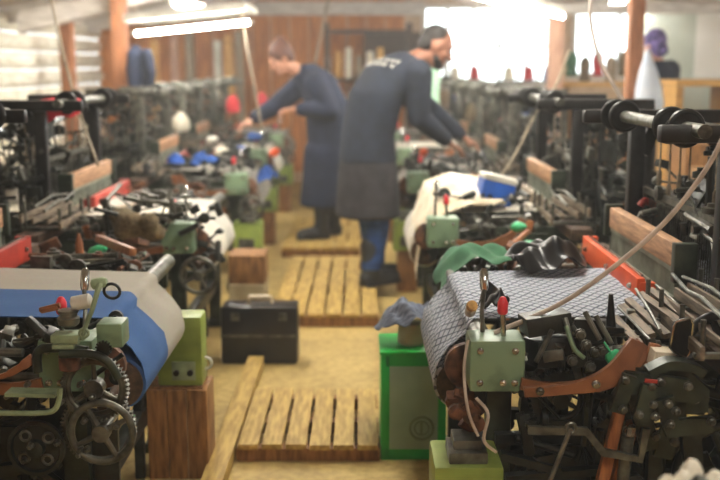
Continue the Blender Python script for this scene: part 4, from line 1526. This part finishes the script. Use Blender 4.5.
def hand(b, wrist, d, palm_n, k=1.0, spread=.35, curl=.6, thumb_side=1):
    """hand from the wrist along d; palm faces palm_n"""
    d = V(d).normalized()
    n = V(palm_n)
    n = (n - d * n.dot(d)).normalized()
    s = d.cross(n).normalized() * thumb_side
    L = .085 * k
    for t in (-1, -.33, .33, 1):
        b.cap(V(wrist) + s * (t * .012 * k), .017 * k, V(wrist) + d * L + s * (t * .030 * k), .0125 * k, 8)
    for t, ln in ((-1, .062), (-.33, .075), (.33, .082), (1, .072)):
        p = V(wrist) + d * L + s * (t * .031 * k)
        dd = (d + s * (t * spread * .35)).normalized()
        q = p + (dd + n * curl * .35).normalized() * ln * k * .5
        r = q + (dd + n * curl * 1.0).normalized() * ln * k * .3
        e = r + (dd * .6 + n * curl * 1.3).normalized() * ln * k * .25
        b.chain([p, q, r, e], [.0105 * k, .0098 * k, .009 * k, .0078 * k], 8)
    p = V(wrist) + d * .025 * k + s * .026 * k
    q = p + (d * .7 + s * .75 + n * .3).normalized() * .042 * k
    r = q + (d + s * .15 + n * .5).normalized() * .034 * k
    b.chain([p, q, r], [.0155 * k, .012 * k, .0095 * k], 8)


def head(b, c, fwd, up, k=1.0):
    """head with brow, nose, lips, chin, eye sockets, ears around centre c"""
    f = V(fwd).normalized()
    u = V(up)
    u = (u - f * u.dot(f)).normalized()
    s = f.cross(u).normalized()
    P = lambda a, bb, cc: V(c) + f * (a * k) + u * (bb * k) + s * (cc * k)
    rot = Matrix((s, f, u)).transposed().to_euler()
    b.ball(P(-.012, .03, 0), (.076 * k, .094 * k, .09 * k), rot, 3)
    b.ball(P(.022, -.035, 0), (.058 * k, .066 * k, .082 * k), rot, 3)
    b.cap(P(.078, -.088, 0), .022 * k, P(.055, -.075, 0), .034 * k, 10)
    b.cap(P(.088, .018, 0), .011 * k, P(.112, -.022, 0), .015 * k, 10)
    b.cap(P(.072, .036, -.035), .014 * k, P(.072, .036, .035), .014 * k, 10)
    b.cap(P(.083, -.052, -.02), .009 * k, P(.083, -.052, .02), .009 * k, 10)
    b.cap(P(.080, -.064, -.016), .009 * k, P(.080, -.064, .016), .009 * k, 10)
    for e in (-1, 1):
        b.ball(P(-.01, -.005, e * .077), (.012 * k, .022 * k, .034 * k), rot, 2)
        b.ball(P(.05, -.02, e * .038), (.028 * k, .03 * k, .03 * k), rot, 2)
    return P, rot


def torso(b, spine, sdv, secs):
    """elliptical sections square to the spine; secs: (position along 0..1, side radius, front radius, forward shift)"""
    pts = bez(spine, 12)
    out = []
    for t, ru, rw, sh in secs:
        i = min(max(int(round(t * (len(pts) - 1))), 0), len(pts) - 1)
        d = (pts[min(i + 1, len(pts) - 1)] - pts[max(i - 1, 0)]).normalized()
        f = d.cross(sdv).normalized()
        if f.dot(fw) < 0:
            f = -f
        out.append((pts[i] + f * sh, sdv, ru, f, rw))
    b.loft(out, 24)


def face_bits(par, P, k, sc, hairm):
    b = MB()
    for e in (-1, 1):
        b.ball(P(.071, .008, e * .031), .0125 * k, sub=2)
    build_each(b, 'eye', 'iron_black', par, world=True)
    b = MB()
    for e in (-1, 1):
        b.cap(P(.080, .034, e * .018), .005 * k, P(.072, .036, e * .046), .004 * k, 8)
    build_each(b, 'eyebrow', hairm, par, world=True)
    MB().cap(P(.086, -.058, -.018), .0065 * k, P(.086, -.058, .018), .0065 * k, 8).build('lips', 'pink_cloth', par, world=True)


def person(label, loc, skin_m):
    b = MB()
    return b


# ---- the man: back three-quarter to us, bent slightly over the right row, facing right and away
Ym = 6.42
G = V((0, 0, 0))
fw = V((.80, .60, 0)).normalized()
sd = V((fw.y, -fw.x, 0))          # his right hand side (towards us)
UP = V((0, 0, 1))
hip = at(368, 150, Ym)
chest = at(380, 92, Ym)
neck0 = at(410, 59, Ym + .05)
headc = at(436, 47, Ym + .08)
shR = at(400, 74, Ym + .02) + sd * .17
shL = at(400, 74, Ym + .02) - sd * .17
elR = at(419, 117, Ym - .1)
elL = at(432, 112, Ym + .3)
wrR = at(447, 141, Ym + .02)
wrL = at(462, 136, Ym + .3)
zg = .086
ftR = V((hip.x + .02, Ym - .07, zg))
ftL = V((hip.x + .05, Ym + .13, zg))
bm_ = MB()
hd_up = (headc - neck0).normalized() * .55 + UP * .8
P_, rot_ = head(bm_, headc, V((.84, .16, -.5)), hd_up, 1.1)
bm_.cap(neck0 - V((.02, 0, .03)), .062, headc - V((.03, 0, .03)), .056)
torso(bm_, [hip - UP * .08, hip + UP * .06, chest, neck0], sd, [(0, .155, .105, 0), (.3, .15, .10, 0), (.65, .16, .105, 0), (.88, .16, .085, 0), (1, .06, .055, 0)])
for sh, el, wr in ((shR, elR, wrR), (shL, elL, wrL)):
    bm_.chain([sh, el, wr], [.052, .042, .028])
hand(bm_, wrR, (wrR - elR) + V((.1, 0, -.02)), V((-.2, .1, -1)), 1.0, thumb_side=1)
hand(bm_, wrL, (wrL - elL) + V((.1, 0, -.02)), V((-.2, .1, -1)), 1.0, thumb_side=-1)
for sg, ft in ((1, ftR), (-1, ftL)):
    h = hip + sd * (.085 * sg) - UP * .08
    kn = (h + ft) / 2 + fw * .03
    bm_.chain([h, kn, ft + UP * .08], [.085, .058, .042])
    bm_.chain([ft + UP * .05, ft + UP * .035 + fw * .16], [.04, .032])
man = bm_.build('person', 'skin_deep', remesh=.008, smooth=3)
tag(man, 'man in a dark jacket and apron leaning over the right loom row', 'person')
face_bits(man, P_, 1.1, 'skin', 'hair_black')


def clothes(name, mb, m, par, vox=.012, sm=4):
    return mb.build(name, m, par, remesh=vox, smooth=sm)


b = MB()
torso(b, [hip - UP * .07, hip + UP * .08, chest, neck0], sd, [(0, .215, .175, 0), (.15, .21, .165, 0), (.35, .20, .15, -.005), (.6, .21, .15, -.015), (.78, .215, .14, -.015), (.9, .18, .11, 0), (.97, .11, .085, 0), (1, .075, .07, 0)])
for sh, el, wr in ((shR, elR, wrR), (shL, elL, wrL)):
    b.chain([sh, sh.lerp(el, .5), el, el.lerp(wr, .9)], [.098, .085, .074, .052])
jk = clothes('jacket', b, 'navy', man)
# white lettering on the upper back, resting on the jacket
bpy.context.view_layer.update()
import mathutils.bvhtree as bv
tree = bv.BVHTree.FromObject(jk, bpy.context.evaluated_depsgraph_get())
b = MB()
sp_dir = (neck0 - chest).normalized()
for k in range(2):
    for j in range(7):
        q = neck0 - sp_dir * (.11 + .045 * k) - sd * (.13 - .042 * j)
        hit = tree.ray_cast(q - fw * .6 + UP * .35, (fw * .6 - UP * .35).normalized())
        if hit[0] is None:
            continue
        nn = hit[1].normalized()
        ux = sd - nn * sd.dot(nn)
        ux.normalize()
        tilt = Matrix((ux, nn.cross(ux), nn)).transposed().to_euler()
        c = hit[0] + nn * .002
        if (j + k) % 3:
            b.box(c, (.028, .007, .006), tilt).box(c + ux * .011, (.007, .03, .006), tilt)
        else:
            b.box(c, (.008, .032, .006), tilt).box(c - ux * .01, (.022, .008, .006), tilt)
build_each(b, 'back_lettering', 'white_cloth', man)
b = MB()
b.loft([(hip + UP * .02, sd, .19, fw, .15), (hip - UP * .12, sd, .215, fw, .175), (hip - UP * .28, sd, .225, fw, .19), (hip - UP * .42, sd, .235, fw, .20), (hip - UP * .43, sd, .22, fw, .19)])
clothes('apron', b, 'charcoal', man)
for sg, ft in ((1, ftR), (-1, ftL)):
    h = hip + sd * (.085 * sg) - UP * .12
    kn = (h + ft) / 2 + fw * .03
    MB().chain([h, kn, ft + UP * .14], [.098, .082, .068]).build('trouser_leg', 'denim', man, remesh=.012, smooth=4)
    b = MB().chain([ft + UP * .26, ft + UP * .07], [.072, .058])
    b.chain([ft + UP * .052 - fw * .03, ft + UP * .052 + fw * .10, ft + UP * .045 + fw * .19], [.052, .05, .042])
    b.box(ft + UP * .012 + fw * .08, (.29, .1, .024), (0, 0, math.atan2(fw.y, fw.x)), .005)
    b.build('boot', 'boot', man, remesh=.01, smooth=3)
hr = MB()
hr.ball(P_(-.026, .045, 0), (.084, .094, .088), rot_, 3)
hr.ball(P_(-.06, -.005, 0), (.072, .055, .07), rot_, 3)
hr.build('hair', 'hair_black', man, remesh=.008, smooth=3)
bd = MB()
bd.cap(P_(.06, -.085, -.028), .03, P_(.06, -.085, .028), .03)
bd.cap(P_(.02, -.06, -.056), .022, P_(.055, -.085, -.03), .024)
bd.cap(P_(.02, -.06, .056), .022, P_(.055, -.085, .03), .024)
bd.build('beard', 'hair_black', man, remesh=.008, smooth=3)

# ---- the woman: facing left, bent over the fourth left loom
Yw = 8.25
fw = V((-.97, -.24, 0)).normalized()
sd = V((fw.y, -fw.x, 0))
sd = V((-fw.y, fw.x, 0)) * -1
hip = at(328, 150, Yw)
chest = at(322, 100, Yw)
neck0 = at(301, 70, Yw)
headc = at(281, 59, Yw - .02)
near_ = V((0, -1, 0))
shN = at(317, 84, Yw) + near_ * .16
shF = at(304, 82, Yw) - near_ * .12
elN = at(330, 111, Yw - .24)
elF = at(276, 106, Yw + .02)
wrN = at(298, 109, Yw - .26)
wrF = at(253, 119, Yw - .05)
ftN = V((at(322, 240, 8.2).x, Yw - .1, .086))
ftF = V((at(326, 240, 8.2).x + .06, Yw + .1, .086))
b = MB()
P_, rot_ = head(b, headc, V((-.75, -.25, -.55)), (headc - neck0).normalized() * .6 + UP, .97)
b.cap(neck0 + V((.02, 0, -.03)), .055, headc + V((.03, 0, -.03)), .05)
side = fw.cross(UP).normalized()
torso(b, [hip - UP * .08, hip + UP * .06, chest, neck0], side, [(0, .155, .105, 0), (.3, .14, .10, 0), (.65, .15, .105, 0), (.88, .15, .085, 0), (1, .055, .05, 0)])
for sh, el, wr in ((shN, elN, wrN), (shF, elF, wrF)):
    b.chain([sh, el, wr], [.048, .038, .026])
hand(b, wrN, (wrN - elN) + V((-.05, 0, -.03)), V((.1, .1, -1)), 1.0, thumb_side=-1)
hand(b, wrF, (wrF - elF) + V((-.05, 0, -.03)), V((.1, .1, -1)), 1.0, thumb_side=1)
for sg, ft in ((1, ftN), (-1, ftF)):
    h = hip + near_ * (.08 * sg) - UP * .08
    b.chain([h, (h + ft) / 2 + fw * .02, ft + UP * .08], [.082, .056, .04])
    b.chain([ft + UP * .05, ft + UP * .035 + fw * .14], [.038, .03])
wom = b.build('person', 'skin', remesh=.008, smooth=3)
tag(wom, 'woman in a navy coat bending over the left loom row', 'person')
face_bits(wom, P_, .97, 'skin', 'hair_brown')
b = MB()
b.loft([(hip - UP * .46 + fw * .02, side, .23, fw, .215), (hip - UP * .44 + fw * .02, side, .235, fw, .22), (hip - UP * .2, side, .225, fw, .21), (hip, side, .215, fw, .20), (hip + UP * .05, side, .20, fw, .185)], 24)
torso(b, [hip - UP * .05, hip + UP * .08, chest, neck0], side, [(0, .215, .20, 0), (.3, .20, .18, -.01), (.6, .215, .175, -.02), (.78, .215, .155, -.03), (.9, .18, .12, -.02), (1, .10, .09, -.01)])
b.cap(neck0 - side * .07 - fw * .03, .05, neck0 + side * .07 - fw * .03, .05)
b.cap(neck0 - fw * .075, .055, neck0 - fw * .07 - UP * .06, .06)
for sh, el, wr in ((shN, elN, wrN), (shF, elF, wrF)):
    b.chain([sh, sh.lerp(el, .5), el, el.lerp(wr, .88)], [.10, .09, .08, .058])
clothes('coat', b, 'navy_coat', wom)
for sg, ft in ((1, ftN), (-1, ftF)):
    h = hip + near_ * (.08 * sg) - UP * .2
    MB().chain([h, (h + ft) / 2 + fw * .02, ft + UP * .2], [.09, .075, .062]).build('trouser_leg', 'charcoal', wom, remesh=.012, smooth=4)
    b = MB().chain([ft + UP * .30, ft + UP * .07], [.07, .056])
    b.chain([ft + UP * .05 - fw * .03, ft + UP * .05 + fw * .1, ft + UP * .043 + fw * .17], [.05, .047, .04])
    b.box(ft + UP * .012 + fw * .07, (.27, .095, .024), (0, 0, math.atan2(fw.y, fw.x)), .005)
    b.build('boot', 'boot', wom, remesh=.01, smooth=3)
hr = MB()
hr.ball(P_(-.03, .05, 0), (.096, .102, .1), rot_, 3)
hr.ball(P_(-.062, -.01, 0), (.076, .055, .075), rot_, 3)
hr.ball(P_(-.075, .115, 0), (.055, .053, .048), rot_, 3)
hr.build('hair', 'hair_brown', wom, remesh=.008, smooth=3)

# ---- the woman behind the yellow counter
Yp = 8.75
fw = V((-.55, .83, 0)).normalized()
side = fw.cross(UP).normalized()
hc = at(654, 45, Yp)
nk = hc + V((.04, 0, -.13))
hp = V((nk.x + .06, Yp, .98))
b = MB()
P_, rot_ = head(b, hc, fw + V((0, 0, -.2)), UP, .97)
b.cap(nk - UP * .03, .052, hc - UP * .03, .05)
b.loft([(hp - UP * .08, side, .16, fw, .105), (hp + UP * .15, side, .145, fw, .1), (nk - UP * .2, side, .16, fw, .1), (nk - UP * .05, side, .13, fw, .08), (nk, side, .055, fw, .055)])
arms = []
for e in (-1, 1):
    sh = nk - UP * .08 + side * (.17 * e)
    el = sh - UP * .26 + side * (.05 * e) + fw * .04
    wr = el + fw * .22 - UP * .02 - side * (.05 * e)
    arms.append((sh, el, wr))
    b.chain([sh, el, wr], [.05, .04, .027])
    hand(b, wr, fw, -UP, .95, thumb_side=e)
    ft = V((hp.x, Yp, 0)) + side * (.09 * e)
    h = hp + side * (.085 * e) - UP * .08
    b.chain([h, (h + ft) / 2 + fw * .02, ft + UP * .07], [.085, .058, .042])
    b.chain([ft + UP * .045, ft + UP * .035 + fw * .15], [.04, .032])
p3 = b.build('person', 'skin', remesh=.009, smooth=3)
tag(p3, 'woman in a patterned headscarf and navy sweater behind the yellow counter', 'person')
b = MB()
b.loft([(hp - UP * .1, side, .2, fw, .15), (hp + UP * .15, side, .19, fw, .145), (nk - UP * .2, side, .20, fw, .14), (nk - UP * .07, side, .17, fw, .11), (nk + UP * .0, side, .075, fw, .075)])
for sh, el, wr in arms:
    b.chain([sh, el, el.lerp(wr, .88)], [.088, .072, .05])
clothes('sweater', b, 'navy_coat', p3)
b = MB()
for e in (-1, 1):
    ft = V((hp.x, Yp, 0)) + side * (.09 * e)
    h = hp + side * (.085 * e) - UP * .06
    b.chain([h, (h + ft) / 2 + fw * .02, ft + UP * .1], [.1, .078, .066])
b.build('trousers', 'charcoal', p3, remesh=.012, smooth=3)
b = MB()
b.ball(P_(-.022, .04, 0), (.092, .102, .1), rot_, 3)
b.ball(P_(-.05, -.04, 0), (.08, .06, .08), rot_, 3)
b.ball(P_(-.1, -.06, 0), (.04, .04, .05), rot_, 3)
b.build('headscarf', 'scarf', p3, remesh=.009, smooth=3)

# scatter volume added to wash out the background like lens veil
hz = bpy.data.materials.new('veil_scatter')
hz.use_nodes = True
nt = hz.node_tree
nt.nodes.remove(nt.nodes['Principled BSDF'])
vs = nt.nodes.new('ShaderNodeVolumeScatter')
vs.inputs['Density'].default_value = .0095
vs.inputs['Anisotropy'].default_value = .4
vs.inputs['Color'].default_value = (1, .98, .95, 1)
nt.links.new(vs.outputs[0], nt.nodes['Material Output'].inputs['Volume'])
M['veil_scatter'] = hz
o = MB().box((.8, 5.7, 1.5), (12, 20, 6)).build('veil_volume', 'veil_scatter')
tag(o, None, None, kind='stuff')

# ------------------------------------------------------------------ world and rendering
w = bpy.data.worlds.new('world')
S.world = w
w.use_nodes = True
nt = w.node_tree
bg = nt.nodes['Background']
bg.inputs['Color'].default_value = (.93, .97, 1.0, 1)
bg.inputs['Strength'].default_value = 3.5
S.view_settings.view_transform = 'Standard'
S.view_settings.look = 'None'
S.view_settings.exposure = 0.85
S.view_settings.gamma = 1.0
S.view_settings.use_curve_mapping = False
S.cycles.use_denoising = True
S.cycles.max_bounces = 8
S.cycles.diffuse_bounces = 4
S.cycles.sample_clamp_indirect = 6
